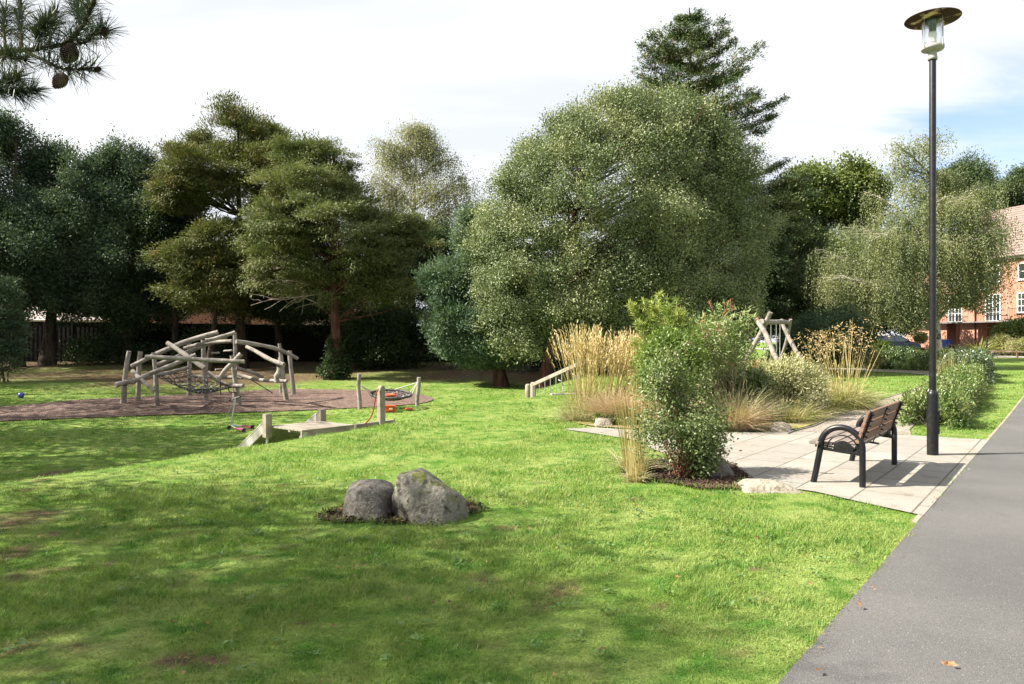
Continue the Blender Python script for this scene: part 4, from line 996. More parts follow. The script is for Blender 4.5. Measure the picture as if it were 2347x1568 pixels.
# bamboo: arching canes with narrow leaves, leafy to the ground
c = GY(1520, 14.6); root = thing("bamboo", "tall lime green bamboo with feathery pointed tops", "bamboo", c)
mb = MB(); lp, ld = [], []
canes = [(1513, 672), (1552, 682), (1450, 702), (1475, 690), (1535, 700), (1500, 705), (1565, 715), (1580, 735), (1490, 730), (1525, 735), (1550, 725), (1462, 735), (1440, 695), (1475, 770), (1570, 760), (1510, 760), (1540, 770), (1455, 780), (1590, 770), (1530, 690), (1495, 690), (1560, 700)]
for (u_, v_) in canes:
    b0 = c + rng.normal(size=3) * [.22, .22, 0]; b0[2] = float(H(b0[0], b0[1])) - .02
    tp = P(u_, v_, 14.6 + rng.normal() * .3)
    pp = path_pts(b0, tp, 10, .05, (0, 0, .15)); mb.tube(pp, taper(.013, .004, 10), 5, cap=False)
    for j in range(66):
        t_ = rng.uniform(.36, 1.0) ** .8 * 9; i = min(int(t_), 8); q = pp[i] + (pp[i + 1] - pp[i]) * (t_ - i)
        dr = nrm(rng.normal(size=3) * [1, 1, .3] + [0, 0, .7]); ln = rng.uniform(.08, .34) * (1.32 - t_ / 9 * 1.15)
        for w in range(5):
            lp.append(q + dr * ln * (w + 1) / 5); ld.append(nrm(dr + rng.normal(size=3) * .6 + [0, 0, .25]))
lp, ld = np.array(lp), np.array(ld)
part(root, "canes", mb, M_cane)
part(root, "foliage", leaf_geo(lp, ld, nrm(rnd(len(lp)) * .7 + [0, 0, 1]), .13 * rng.uniform(.6, 1.2, len(lp)), .022, .1), S_bamboo)

SPR = dict(spread=1.0, up=.3, nup=.6, fold=.15)
shrub("green_shrub", "fresh light green rounded shrub in front of the bamboo", 1540, 13.6, [(1540, 800, 40, 38), (1510, 830, 42, 35), (1570, 830, 35, 35), (1535, 870, 60, 45)], S_lime, 900, 24, .062, .030, .10, style=SPR)
shrub("leafy_shrub", "upright small leaved shrub with reddish stems, closest to the lawn", 1560, 8.75,
      [(1562, 885, 60, 66), (1525, 950, 74, 92), (1582, 940, 62, 90), (1545, 1020, 82, 62), (1592, 1005, 42, 55), (1500, 1015, 42, 55), (1540, 1060, 75, 28), (1580, 830, 30, 40)], S_small, 3200, 17, .040, .022, .075,
      stems=46, stem_r=.009, bark=M_redstem, gap=-.45, gsc=4.5, lump=.12, style=dict(spread=1.1, up=.2, nup=.5, fold=.18, ralong=.1))
mb = MB(); lp, ld = [], []
for (u_, v_) in [(1680, 1002), (1668, 1046), (1655, 975), (1478, 985), (1460, 950), (1640, 880), (1650, 930), (1500, 880), (1590, 800), (1555, 810)]:
    st_ = P(1565 + (u_ - 1565) * .45, v_ + 12, 8.75); tp = P(u_, v_, 8.6 + rng.random() * .3)
    pp = path_pts(st_, tp, 8, .03, (0, 0, .04)); mb.tube(pp, taper(.005, .002, 8), 4, cap=False)
    for j in range(42):
        t_ = rng.uniform(.2, 1) * 7; i = min(int(t_), 6); lp.append(pp[i] + (pp[i + 1] - pp[i]) * (t_ - i) + rng.normal(size=3) * .012); ld.append(nrm(rng.normal(size=3) + (tp - st_)))
lp, ld = np.array(lp), np.array(ld)
r_ = bpy.data.objects["leafy_shrub"]
part(r_, "side_shoots", mb, M_redstem)['kind'] = 'stuff'; part(r_, "shoot_leaves", leaf_geo(lp, ld, nrm(rnd(len(lp)) + [0, 0, .6]), .038, .022, .15), S_small)['kind'] = 'stuff'

# buddleia: bare pale stems, long leaves in whorls, dead flower spikes
c = GY(1668, 15.0); root = thing("buddleia", "leggy buddleia with pale stems and rusty dead flower spikes", "shrub", c)
mb = MB(); lp, ld, fp, fd = [], [], [], []
for (u_, v_) in [(1610, 730), (1632, 705), (1655, 720), (1672, 735), (1685, 715), (1700, 712), (1715, 728), (1640, 760), (1668, 770), (1615, 770), (1690, 770), (1600, 800), (1650, 800), (1690, 820), (1700, 810), (1660, 700), (1728, 738), (1625, 840), (1680, 860), (1605, 740), (1712, 715)]:
    b0 = c + rng.normal(size=3) * [.12, .12, 0]; b0[2] = c[2] - .02; tp = P(u_, v_, 15 + rng.normal() * .25)
    pp = path_pts(b0, tp, 10, .05, (0, 0, .12)); mb.tube(pp, taper(.014, .005, 10), 5, cap=False)
    for j in range(34):
        t_ = rng.uniform(.35, 1) ** .7 * 9; i = min(int(t_), 8); q = pp[i] + (pp[i + 1] - pp[i]) * (t_ - i)
        d_ = nrm(rng.normal(size=3) * [1, 1, .3] + [0, 0, .35]); s_ = rng.uniform(0, .14)
        for w in range(2): lp.append(q + d_ * s_ + rng.normal(size=3) * .03); ld.append(nrm(d_ + rng.normal(size=3) * .5 - [0, 0, .1]))
    if v_ < 775 and rng.random() < .75:
        dr = nrm(rng.normal(size=3) * [.5, .3, .2] + [.1, 0, .5])
        fp = np.array([tp + dr * (j_ / 40) * .17 for j_ in range(40)]) + rng.normal(size=(40, 3)) * .010
        part(root, "flower_spike", leaf_geo(fp, nrm(dr + rng.normal(size=(40, 3)) * .6), rnd(40), .034, .016, .2), S_rust)
lp, ld = map(np.array, (lp, ld))
part(root, "stems", mb, M_stem)
part(root, "foliage", leaf_geo(lp, ld, nrm(rnd(len(lp)) * .6 + [0, 0, 1]), .155 * rng.uniform(.6, 1.2, len(lp)), .036, .12), S_bud)
shrub("green_shrub", "feathery yellow green shrub filling behind the buddleia, left of the swing", 1680, 18, [(1620, 800, 65, 60), (1660, 815, 32, 50), (1650, 860, 60, 50), (1600, 840, 50, 60)], S_lime, 1300, 22, .10, .022, .14, style=dict(spread=.7, up=.7, nup=.4, fold=.1))
shrub("green_shrub", "low dark green shrub under the buddleia stems", 1690, 15.6, [(1690, 880, 55, 35), (1640, 890, 40, 35), (1730, 880, 30, 30)], S_small, 520, 22, .07, .04, .11, style=SPR)
shrub("silver_shrub", "pale silvery cream leaved shrub below the log swing", 1795, 16.2, [(1790, 865, 62, 40), (1745, 870, 35, 38), (1840, 880, 40, 40), (1800, 910, 75, 38), (1850, 925, 35, 28)], S_silver, 1500, 26, .060, .020, .085, gap=-.5, gsc=3.2, lump=.2, style=dict(spread=1.0, up=.35, nup=.5, fold=.15))
shrub("heath_shrub", "brownish twiggy low shrub between the buddleia and the silver shrub", 1725, 15.8, [(1728, 860, 22, 28), (1720, 890, 20, 24)], S_rust, 180, 16, .035, .012, .07, style=SPR)
# little plants at the front of the bed
for (u_, Y_, w_, lb) in [(1385, 14.3, .2, "small bright green leafy plant behind the round light stone"), (1425, 14.2, .18, "small green leafy plant between the stone and the leafy shrub")]:
    b_ = GY(u_, Y_); c_, o_ = crown_pts([(b_ + [0, 0, .08], (w_, w_, .13))], 60, shell=.8, gap=-2)
    part(thing("leafy_plant", lb, "plant", b_), "foliage", sprays(c_, o_, 9, .04, .07, .035), S_lime)

# ------------------------------------------------------------------ hedges
def hedge(name, label, line, w, h0, ncl, leaf, k=20, L=.055, W=.03, rag=.06, group=None):
    line = np.array(line, float); seg = np.linalg.norm(np.diff(line, axis=0), axis=1); cum = np.r_[0, np.cumsum(seg)]
    t_ = rng.random(ncl) * cum[-1]
    x = np.interp(t_, cum, line[:, 0]); y = np.interp(t_, cum, line[:, 1]); hh = np.interp(t_, cum, h0)
    i = np.clip(np.searchsorted(cum, t_) - 1, 0, len(seg) - 1); d = (np.diff(line, axis=0) / seg[:, None])[i]; nn = np.column_stack([-d[:, 1], d[:, 0]])
    a = rng.uniform(-.25, math.pi + .25, ncl); f = 1 - .4 * rng.random(ncl) ** 1.8
    sx = np.sign(np.cos(a)) * np.abs(np.cos(a)) ** .55; sz = np.clip(np.sign(np.sin(a)) * np.abs(np.sin(a)) ** .55, 0, 1)
    base = np.column_stack([x, y, H(x, y)])
    lumpy = 1 + .22 * sn3(base * 1.3) + .1 * sn3(base * 4)
    off = np.column_stack([nn * (sx * w / 2 * f)[:, None], sz * hh * f]) * lumpy[:, None]
    p = base + off + rng.normal(size=(ncl, 3)) * [rag, rag, rag * .7]; p[:, 2] = np.maximum(p[:, 2], base[:, 2] + .05)
    o = nrm(np.column_stack([nn * sx[:, None], sz + .25]))
    root = thing(name, label, "hedge", [line[0][0], line[0][1], float(H(*line[0]))], group=group)
    mb = MB()
    for s_ in np.arange(.3, cum[-1], .55):
        b_ = np.array([np.interp(s_, cum, line[:, 0]), np.interp(s_, cum, line[:, 1])]); z_ = float(H(*b_)); hh_ = np.interp(s_, cum, h0)
        for _ in range(3):
            e = rng.normal(size=2) * w * .28; mb.tube([(b_[0], b_[1], z_ - .03), (b_[0] + e[0] * .5, b_[1] + e[1] * .5, z_ + hh_ * .45), (b_[0] + e[0], b_[1] + e[1], z_ + hh_ * .85)], [.012, .009, .004], 4, cap=False)
    part(root, "stems", mb, M_twig)['kind'] = 'stuff'
    part(root, "foliage", sprays(p, o, k, .065, L, W, spread=1.0, up=.25, nup=.5, fold=.2), leaf)
    return root
L_hedge2 = leafm("leaf_hedge_bluish", (0.066, 0.101, 0.048), (0.105, 0.144, 0.074), (0.132, 0.166, 0.087), 0.3, 0.6, 0.2, 1.5)
L_hedge3 = leafm("leaf_hedge_light", (0.075, 0.125, 0.032), (0.125, 0.185, 0.05), (0.20, 0.225, 0.09), 0.35, 0.5, 0.3, 2.2)
hedge("low_hedge", "low loose leafy hedge running from beside the lamp post along the path", [(7.72, 13.7), (9.65, 16.5), (12.5, 20.7), (15.9, 25.9)], .85, [.50, .52, .56, .62], 3400, L_hedge3, 18, .070, .034, .05)
hedge("low_hedge", "bluish green clipped part of the hedge, farther from the lamp, with shiny leaves", [(16.1, 26.3), (18.6, 30.0), (20.9, 33.6)], 1.15, [.78, .86, .9], 1900, L_hedge2, 18, .085, .045, .06)
hedge("low_hedge", "dark shaded back hedge crossing behind the small lawn and gravel", [(20.4, 34.4), (18.9, 36.8), (17.4, 38.8), (15.9, 40.0)], 1.1, [.85, .85, .85, .8], 2000, L_hedge, 18, .075, .04, .05)
tuft("tall_weed", "tall seeding weeds growing up through the hedge behind the lamp", 2175, 26, 1.35, 90, .35, S_green, .25, .15, .010, m2=S_straw)
tuft("hedge_grass", "long grass blades sprouting at the hedge foot beside the black box", 2232, 20.3, .75, 60, .15, S_green, .8, .8, .012)

# spiky flax and little standard tree by the house
c = GY(2243, 54); root = thing("flax_plant", "yellow striped spiky flax behind the rail in front of the house", "plant", c)
part(root, "leaves", blades(c, 150, .22, 1.85, .75, .085, .75, seg=6)[3], leafm("leaf_flax", (0.24, 0.24, 0.06), (0.34, 0.32, 0.10), (0.15, 0.19, 0.04), 0.45, 0.4, 0.25, 2.0))
c = GY(2110, 62); root = thing("standard_tree", "small lollipop shaped yellow tree in a pot before the house", "potted tree", c)
mb = MB(); mb.cyl(c + [0, 0, .35], c + [0, 0, .95], .035, .03, 8); part(root, "trunk", mb, M_bark)
cc_, oo_ = crown_pts([(c + [0, 0, 1.25], (.48, .48, .42))], 260, shell=.5, gap=-2, lump=.06); part(root, "crown", sprays(cc_, oo_, 22, .07, .09, .05), L_pale)
mb = MB(); mb.lathe([(0, 0), (.22, 0), (.3, .38), (.34, .38), (.34, .45), (.28, .45), (.27, .4), (0, .4)], c, 20); part(root, "pot", mb, mat("stone_pot", (0.30, 0.24, 0.20), [((0.2, 0.16, 0.13), 6, .4, .6)], 0.9, 0.2))
mb = MB(); mb.lathe([(0, 0), (.14, 0), (.2, .28), (.23, .28), (.23, .33), (.17, .33), (.16, .3), (0, .3)], GY(2125, 61.8), 18)
solo("plant_pot", mb, mat("pink_pot", (0.42, 0.30, 0.27), [((0.3, 0.22, 0.2), 6, .4, .6)], 0.8, 0.3), "small pale plant pot beside the potted lollipop tree", "pot", GY(2125, 61.8))

# ------------------------------------------------------------------ the pine whose branch hangs into the picture
L_needle = leafm("pine_needle", (0.022, 0.040, 0.028), (0.04, 0.06, 0.04), (0.06, 0.065, 0.03), 0.45, 0.4, 0.12, 6)
bse = np.array([-8.6, 1.6, -.05]); root = thing("pine_tree", "near pine, its cone bearing branch hanging in at the upper left corner", "tree", bse)
mb, TP = trunk_mb([bse, bse + [.15, .1, 4.5], bse + [0, 0, 9.2]], .24, .06)
part(root, "trunk", mb, M_barkred)
c_, o_ = crown_pts([(bse + [-.2, .9, 6.2], (2.4, 2.3, 1.2)), (bse + [-.2, .9, 7.4], (1.5, 1.6, 1.0)), (bse + [-.4, 1.2, 5.0], (1.7, 2.0, .8))], 1000, shell=.6, gap=-.35, gsc=1.3)
mb = MB(); limbs(mb, TP, c_[rng.choice(len(c_), 40, replace=False)], .07); part(root, "limbs", mb, M_barkred)['kind'] = 'stuff'
part(root, "crown", sprays(c_, o_, 26, .26, .15, .026, spread=1.0, up=.3, nup=.6, fold=.05), L_fir)
def PC(cu, cv_, Y=2.3): return P(cu * .2605, cv_ * .2605, Y)
mb = MB()
tw = [[(-30500, -3032, 1.5), (-8000, -700, 1.7), (-2600, 500, 2.0), (-1200, 560, 2.2), (-300, 470, 2.3), (0, 455, 2.3), (250, 440, 2.3), (560, 395, 2.3), (640, 330, 2.28), (760, 180, 2.25), (830, 0, 2.2), (870, -250, 2.15)],
      [(600, 385, 2.3), (720, 380, 2.26), (850, 300, 2.22), (930, 270, 2.2)], [(240, 455, 2.3), (400, 545, 2.26), (560, 610, 2.22), (700, 610, 2.2), (860, 590, 2.18)],
      [(190, 445, 2.3), (180, 250, 2.36), (185, 0, 2.4), (190, -250, 2.45)], [(-900, 560, 2.25), (-300, 760, 2.36), (0, 800, 2.4), (150, 812, 2.4), (310, 795, 2.4)],
      [(430, 415, 2.3), (450, 260, 2.4), (500, 120, 2.45)], [(-60, 460, 2.3), (60, 500, 2.2), (230, 530, 2.15)], [(60, 450, 2.3), (20, 250, 2.35), (60, 60, 2.4)], [(330, 430, 2.3), (360, 300, 2.24), (420, 190, 2.2)], [(700, 260, 2.26), (690, 120, 2.3), (700, -20, 2.34)], [(-100, 780, 2.38), (60, 720, 2.34), (170, 690, 2.3)]]
lens = [.012, .006, .006, .007, .008, .006, .004, .006, .005, .005, .005]
np_, nd_ = [], []
for kx, (tp_, r_) in enumerate(zip(tw, lens)):
    pts = np.array([PC(*q_) for q_ in tp_]); m_ = max(8, len(pts) * 4); s_ = np.linspace(0, len(pts) - 1, m_)
    pp = np.column_stack([np.interp(s_, range(len(pts)), pts[:, i]) for i in range(3)]) + rng.normal(size=(m_, 3)) * .0012
    rr = np.array(taper(r_, r_ * .4, m_))
    if kx == 0: rr[:4] = [.045, .035, .026, .02]
    mb.tube(pp, list(rr), 6, cap=False)
    lo = {0: .52, 3: .12, 4: .38}.get(kx, .22)
    for j in range(330 if kx in (0, 3, 4) else 200):
        t_ = rng.uniform(lo, 1.0) * (m_ - 1); i = min(int(t_), m_ - 2); q_ = pp[i] + (pp[i + 1] - pp[i]) * (t_ - i); dr = nrm(pp[i + 1] - pp[i])
        dd = nrm(dr * rng.uniform(.35, 1.3) + rnd(1)[0] * .95 + [0, 0, .12])
        for w in range(2): np_.append(q_); nd_.append(nrm(dd + rng.normal(size=3) * .07))
np_, nd_ = np.array(np_), np.array(nd_)
br = part(root, "branch", mb, M_bark)
needles = ribbon_geo(np_, nd_, rng.uniform(.042, .075, len(np_)), .0023, .12, 3, .35)
part(br, "needles", (needles[0], needles[1]), L_needle)
M_cone = mat("pine_cone", (0.055, 0.038, 0.03), [((0.12, 0.085, 0.065), 40, .5, .65)], 0.85, 0.2)
def cone(c0, axis, L, R, scales=14, rows=11):
    axis = nrm(np.array(axis, float)); sd = nrm(np.cross(axis, [0.3, 1, 0.2])); s2 = np.cross(axis, sd); mb = MB()
    mb.tube([c0, c0 + axis * L], [R * .55, R * .25], 8)
    for i in range(rows):
        f = i / (rows - 1); rr = R * math.sin(math.pi * (.18 + .74 * f)) ** .8
        for k in range(scales):
            a = 2 * math.pi * (k + .5 * (i % 2)) / scales; o_ = sd * math.cos(a) + s2 * math.sin(a)
            q_ = c0 + axis * L * f; tg = np.cross(axis, o_); w = rr * .28; h_ = L / rows
            tp = q_ + o_ * rr + axis * h_ * .9
            mb._add([q_ - tg * w + o_ * rr * .35, q_ + tg * w + o_ * rr * .35, tp + tg * w * .8, tp + axis * h_ * .25 + o_ * rr * .05, tp - tg * w * .8, q_ + o_ * rr * .85 - axis * h_ * .05], [(0, 1, 5), (1, 2, 5), (2, 3, 5), (3, 4, 5), (4, 0, 5), (0, 4, 3, 2, 1)], False)
    return mb
for (cu, cv_, ax, L_, R_, Y_) in [(640, 400, (-.25, -.2, -.95), .054, .025, 2.24), (575, 655, (-.55, .05, -.6), .048, .020, 2.2), (895, 262, (.35, 0, -.25), .020, .014, 2.19), (850, 590, (.2, 0, -.4), .014, .010, 2.17), (300, 275, (.9, -.1, .05), .055, .019, 2.3)]:
    part(br, "cone", cone(PC(cu, cv_, Y_), ax, L_, R_), M_cone)
# ------------------------------------------------------------------ boulders
def rock(name, label, c, planes, mat_, sm=9, nz=.05, nf=3.0, sub=5, group=None, squash=1.0, cat_="boulder", fine=.012):
    """planes: (normal, distance) of the faces a weathered boulder has, in world directions"""
    bm = bmesh.new(); bmesh.ops.create_icosphere(bm, subdivisions=sub, radius=1)
    V = np.array([v.co for v in bm.verts]); T = np.array([[v.index for v in f.verts] for f in bm.faces]); bm.free()
    N = nrm(np.array([p[0] for p in planes], float)); Dd = np.array([p[1] for p in planes], float)
    k = np.maximum(V @ N.T, 0) / Dd
    r = 1.0 / (np.sum(k ** sm, 1) ** (1 / sm) + 1e-6)
    sc = Dd.mean(); s0 = np.array(c) * 1.7
    r = r * (1 + nz * sn3(V * nf + s0) + nz * .5 * sn3(V * nf * 2.7 + s0)) + fine * sc * (sn3(V * 13 + s0) + .7 * sn3(V * 29 + s0))
    W = V * r[:, None] + np.array(c)
    return solo(name, (W, T), mat_, label, cat_, [c[0], c[1], float(H(c[0], c[1]))], group, smooth=True)
def rockmat(name, a, b, dark, moss=None, lich=(0.33, 0.315, 0.275)):
    t = NT(name); v = t.vec('pos')
    c = t.mix(t.noise(v, 3.5, .35, .65, 6), a, b)
    c = t.mix(t.noise(v, 14, .52, .66, 6), c, dark)
    c = t.mix(t.math('MULTIPLY', t.noise(v, 45, .55, .7, 4), .7), c, lich)
    c = t.mix(t.math('MULTIPLY', t.noise(v, 90, .6, .7, 3), .8), c, tuple(x * .5 for x in dark))
    if moss:
        f = t.noise(v, 7, .48, .60, 6); sx = t.n('ShaderNodeSeparateXYZ'); t.l(t.tc.outputs['Object'], sx.inputs[0])
        gx = t.n('ShaderNodeSeparateXYZ'); t.l(t.geo.outputs['Normal'], gx.inputs[0])
        up = t.n('ShaderNodeMapRange'); t.l(t.math('ADD', gx.outputs['Z'], t.math('MULTIPLY', gx.outputs['X'], moss[1])), up.inputs[0]); up.inputs[1].default_value = .45; up.inputs[2].default_value = .95
        c = t.mix(t.math('MULTIPLY', f, up.outputs[0]), c, moss[0])
        c = t.mix(t.math('MULTIPLY', t.noise(v, 9, .58, .64, 5), .9), c, (0.035, 0.032, 0.028))
    return t.done(t.bsdf(c, 0.92, 0.2, 0, t.noise(v, 28, .2, .8, 8), 0.9, 0.012))
R_big = rockmat("mossy_granite", (0.138, 0.130, 0.108), (0.195, 0.182, 0.150), (0.075, 0.068, 0.054), ((0.10, 0.115, 0.02), .25))
R_small = rockmat("dark_stone", (0.118, 0.106, 0.094), (0.18, 0.165, 0.15), (0.06, 0.053, 0.046), None, (0.32, 0.30, 0.27))
R_pale = rockmat("pale_sandstone", (0.235, 0.205, 0.165), (0.29, 0.26, 0.21), (0.15, 0.13, 0.10), None, (0.35, 0.33, 0.28))
cA = P(958, 1128, 6.75); cB = P(845, 1150, 6.85)
rock("boulder", "larger mossy boulder with a long right slope, leaning on the smaller one on the lawn", [cA[0] + .02, cA[1], .175],
     [((-.15, 0, 1), .245), ((-1, -.1, .30), .245), ((-.9, -.5, -.35), .23), ((.52, .05, .85), .215), ((.30, -.6, .70), .235), ((.05, -1, .25), .27), ((1, -.1, .22), .40), ((.8, -.6, .1), .36), ((0, 1, .2), .28), ((.6, .7, .4), .32), ((-.7, .7, .3), .26), ((0, 0, -1), .30), ((-.55, -.7, .45), .255), ((.75, -.45, .5), .30)], R_big, 24, .025)
rock("boulder", "smaller smooth grey boulder to the left of the mossy one on the lawn", [cB[0] - .02, cB[1], .112],
     [((0, 0, 1), .195), ((-1, -.1, .15), .20), ((-.5, -.2, .85), .19), ((.3, -.1, .95), .20), ((0, -1, .3), .22), ((.9, -.4, .2), .24), ((1, .2, 0), .26), ((-.6, -.7, .1), .21), ((0, 1, .2), .22), ((0, 0, -1), .2)], R_small, 14, .025)
cS = G(1650, 1096)
rock("boulder", "grey stone block half hidden by the leafy shrub, at the paving edge", [cS[0], cS[1] + .15, .08],
     [((0, 0, 1), .12), ((-1, 0, .1), .25), ((1, 0, .25), .15), ((.5, -.5, .9), .125), ((0, -1, .35), .16), ((0, 1, .2), .2), ((0, 0, -1), .2)], R_small, 12, .03)
cS = G(1772, 1132)
rock("boulder", "flat pale boulder sunk at the corner of lawn and paving, left of the bench", [cS[0], cS[1] + .2, -.035],
     [((0, 0, 1), .13), ((-.5, -.1, .9), .19), ((.35, 0, .95), .16), ((-1, 0, .1), .34), ((1, 0, .15), .36), ((0, -.8, .6), .17), ((0, -1, 0), .24), ((0, 1, .2), .24), ((0, 0, -1), .2)], R_pale, 10, .05)
cS = G(1385, 977)
rock("stone", "round light stone on the bed edge below the pinkish grass", [cS[0], cS[1], .03],
     [((0, 0, 1), .12), ((-1, 0, .35), .17), ((1, 0, .3), .18), ((0, -1, .4), .16), ((0, 1, .3), .16), ((0, 0, -1), .15), ((.5, -.5, .7), .14)], R_pale, 7, .04, cat_="stone")
cS = G(1785, 990)
rock("stone", "pale rounded stone in the dry bed between the shrub and the bench", [cS[0], cS[1], .02],
     [((.1, 0, 1), .155), ((-1, 0, .5), .16), ((1, 0, .3), .2), ((0, -1, .4), .16), ((0, 1, .3), .16), ((0, 0, -1), .15)], R_pale, 7, .04, cat_="stone")
cS = G(1878, 944)
rock("stone", "small angular grey rock below the oat grass leaves", [cS[0], cS[1], .05],
     [((.2, -.1, 1), .13), ((-1, 0, .3), .16), ((1, 0, .6), .17), ((0, -1, .3), .15), ((0, 1, .3), .16), ((0, 0, -1), .15), ((-.5, -.6, .6), .13)], R_pale, 14, .06, cat_="stone")
cS = G(1996, 843)
rock("stone", "low pale stone by the dark hedge, left of the taller one", [cS[0], cS[1], float(H(cS[0], cS[1])) + .05],
     [((0, 0, 1), .22), ((-1, 0, .4), .42), ((1, 0, .2), .42), ((0, -1, .4), .3), ((0, 1, .3), .3), ((0, 0, -1), .3)], R_pale, 8, .05, cat_="stone")
cS = G(2022, 842)
rock("stone", "taller lumpy pale stone by the dark hedge", [cS[0], cS[1], float(H(cS[0], cS[1])) + .10],
     [((-.2, 0, 1), .30), ((-1, 0, .3), .30), ((1, 0, .5), .36), ((0, -1, .4), .3), ((0, 1, .3), .3), ((0, 0, -1), .3)], R_pale, 9, .07, cat_="stone")

# ------------------------------------------------------------------ bench
bench = thing("park_bench", "slatted wooden park bench with black tubular arched ends, on the paving", "bench", (4.20, 8.95, 0.016), math.atan2(.8, .6))
M_slatback = mat("bench_back_board", (0.195, 0.118, 0.080), [((0.14, 0.086, 0.06), 5, .42, .62), ((0.29, 0.17, 0.11), 2.2, .55, .75)], 0.6, 0.35, stretch=(.25, 3, 3), bump=(40, .25, .004))
M_slatseat = mat("bench_seat_board", (0.20, 0.165, 0.145), [((0.14, 0.11, 0.095), 5, .42, .62), ((0.28, 0.24, 0.21), 3, .55, .7)], 0.6, 0.35, stretch=(.25, 3, 3), bump=(40, .25, .004))
def lobj(root, name, mb, m, bevel=0.0): return obj(name, mb.mesh(name, bevel), m, root)
for sx in (-.93, .93):
    mb = MB(); arc = []
    arc += [(sx, .285, -.01), (sx, .255, .14), (sx, .215, .36), (sx, .205, .42)]
    for a in np.linspace(12, 168, 15): arc.append((sx, -.01 + .218 * math.cos(math.radians(a)), .42 + .218 * math.sin(math.radians(a))))
    arc += [(sx, -.228, .42), (sx, -.228, .2), (sx, -.228, -.01)]
    mb.tube(arc, .034, 14)
    fr = lobj(bench, "end_frame", mb, M_black)
    mb = MB(); mb.prism([(.215, .415), (.215, .375), (-.225, .335), (-.225, .365), (-.12, .385)] + [(-.03 + .105 * math.cos(a), .385 + .105 * math.sin(a)) for a in np.linspace(math.pi * .98, .02, 14)] + [(.09, .40)], (sx - .004, 0, 0), (sx + .004, 0, 0), (0, 1, 0), (0, 0, 1))
    lobj(fr, "side_plate", mb, M_black)
    mb = MB(); mb.tube([(sx, -.02 + .162 * math.cos(a), .385 + .165 * math.sin(a)) for a in np.linspace(math.pi * 1.02, 0, 16)], .008, 6)
    lobj(fr, "inner_hoop", mb, M_black)
for i, (y, z) in enumerate([(.265, .452), (.145, .442), (.025, .432), (-.095, .422)]):
    mb = MB(); ca, sa = math.cos(.085), math.sin(.085)
    mb.box((0, y, z), (1.80 if i else 2.0, .105, .034), ax=((1, 0, 0), (0, ca, sa), (0, -sa, ca))); lobj(bench, "seat_slat", mb, M_slatseat, .005)
lean = math.radians(17)
by, bz = (math.cos(lean), math.sin(lean)), (-math.sin(lean), math.cos(lean))
for j in range(3):
    d = .075 + j * .128; y, z = -.175 - math.sin(lean) * d, .455 + math.cos(lean) * d
    mb = MB(); mb.box((0, y, z), (1.92, .036, .112), ax=((1, 0, 0), (0, math.cos(lean), math.sin(lean)), (0, -math.sin(lean), math.cos(lean)))); lobj(bench, "back_slat", mb, M_slatback, .005)
for sx in (-.88, 0, .88):
    mb = MB()
    for j in range(3):
        d = .075 + j * .128
        for e in (-.035, .035):
            y, z = -.175 - math.sin(lean) * (d + e), .455 + math.cos(lean) * (d + e)
            mb.cyl((sx, y - .03, z - .01), (sx, y - .062, z - .02), .011, .009, 6)
    a, b = Vector((sx, -.13, .40)), Vector((sx, -.175 - math.sin(lean) * .40 - .028, .455 + math.cos(lean) * .39))
    mb.beam((sx, -.155, .385), (sx, -.175 - math.sin(lean) * .395 - .026, .455 + math.cos(lean) * .395 - .008), .012, .045 if sx else .012, up=(0, 1, 0))
    mb.beam((sx, .27, .425), (sx, -.2, .375), .04, .012)
    for y in (.27, .15, .03, -.09): mb.cyl((sx, y, .43 + (y - .265) * .085), (sx, y, .395 + (y - .265) * .085), .010, .010, 6)
    mb.beam((sx, -.1, .385), (sx * 1.05 if sx else 0, -.22, .372), .035, .02)
    lobj(bench, "bracket", mb, M_black)

# ------------------------------------------------------------------ lamp post
lamp = thing("lamp_post", "tall black lamp post with a rusty disc hood, beside the bench", "lamp post", (5.91, 10.39, 0.016))
mb = MB(); mb.lathe([(.074, -.02), (.074, .84), (.072, .865), (.062, .885), (.050, .898), (.044, .91)], n=28)
lb = lobj(lamp, "base_column", mb, M_black)
mb = MB(); mb.prism([(-.036, .30), (.036, .30), (.036, .62), (-.036, .62)], (.02, -.077, 0), (.02, -.070, 0), (1, 0, 0), (0, 0, 1)); mb.cyl((.02, -.08, .60), (.02, -.075, .60), .012, .012, 8)
lobj(lb, "access_door", mb, M_black, .002)
mb = MB(); mb.lathe([(.044, .90), (.044, 5.60), (.040, 5.62)], n=24); lobj(lamp, "pole", mb, M_black)
M_white = mat("white_metal", (0.62, 0.62, 0.60), [((0.45, 0.43, 0.38), 9, .5, .65)], 0.4, 0.5)
M_hood = mat("rusty_hood", (0.60, 0.47, 0.29), [((0.42, 0.22, 0.09), 4, .45, .58), ((0.045, 0.022, 0.018), 4.2, .38, .46)], 0.8, 0.2)
M_hoodtop = mat("dark_hood_top", (0.05, 0.03, 0.028), [((0.16, 0.07, 0.03), 5, .5, .62)], 0.7, 0.3)
mb = MB(); mb.lathe([(.043, 5.60), (.060, 5.60), (.060, 5.63), (.052, 5.70), (.070, 5.725), (.0, 5.73)], n=24)
mb.lathe([(.0, 5.70), (.072, 5.715), (.138, 5.74), (.148, 5.755), (.148, 5.79), (.140, 5.795), (0, 5.795)], n=32); lobj(lamp, "lantern_base", mb, mat("grey_metal", (0.30, 0.29, 0.28), [((0.2, 0.19, 0.18), 9, .5, .65)], 0.5, 0.5))
t = NT("clear_diffuser"); gl = t.n('ShaderNodeBsdfGlass'); gl.inputs['Roughness'].default_value = .02; gl.inputs['IOR'].default_value = 1.12
trn = t.n('ShaderNodeBsdfTransparent'); m_ = t.n('ShaderNodeMixShader'); m_.inputs[0].default_value = .4
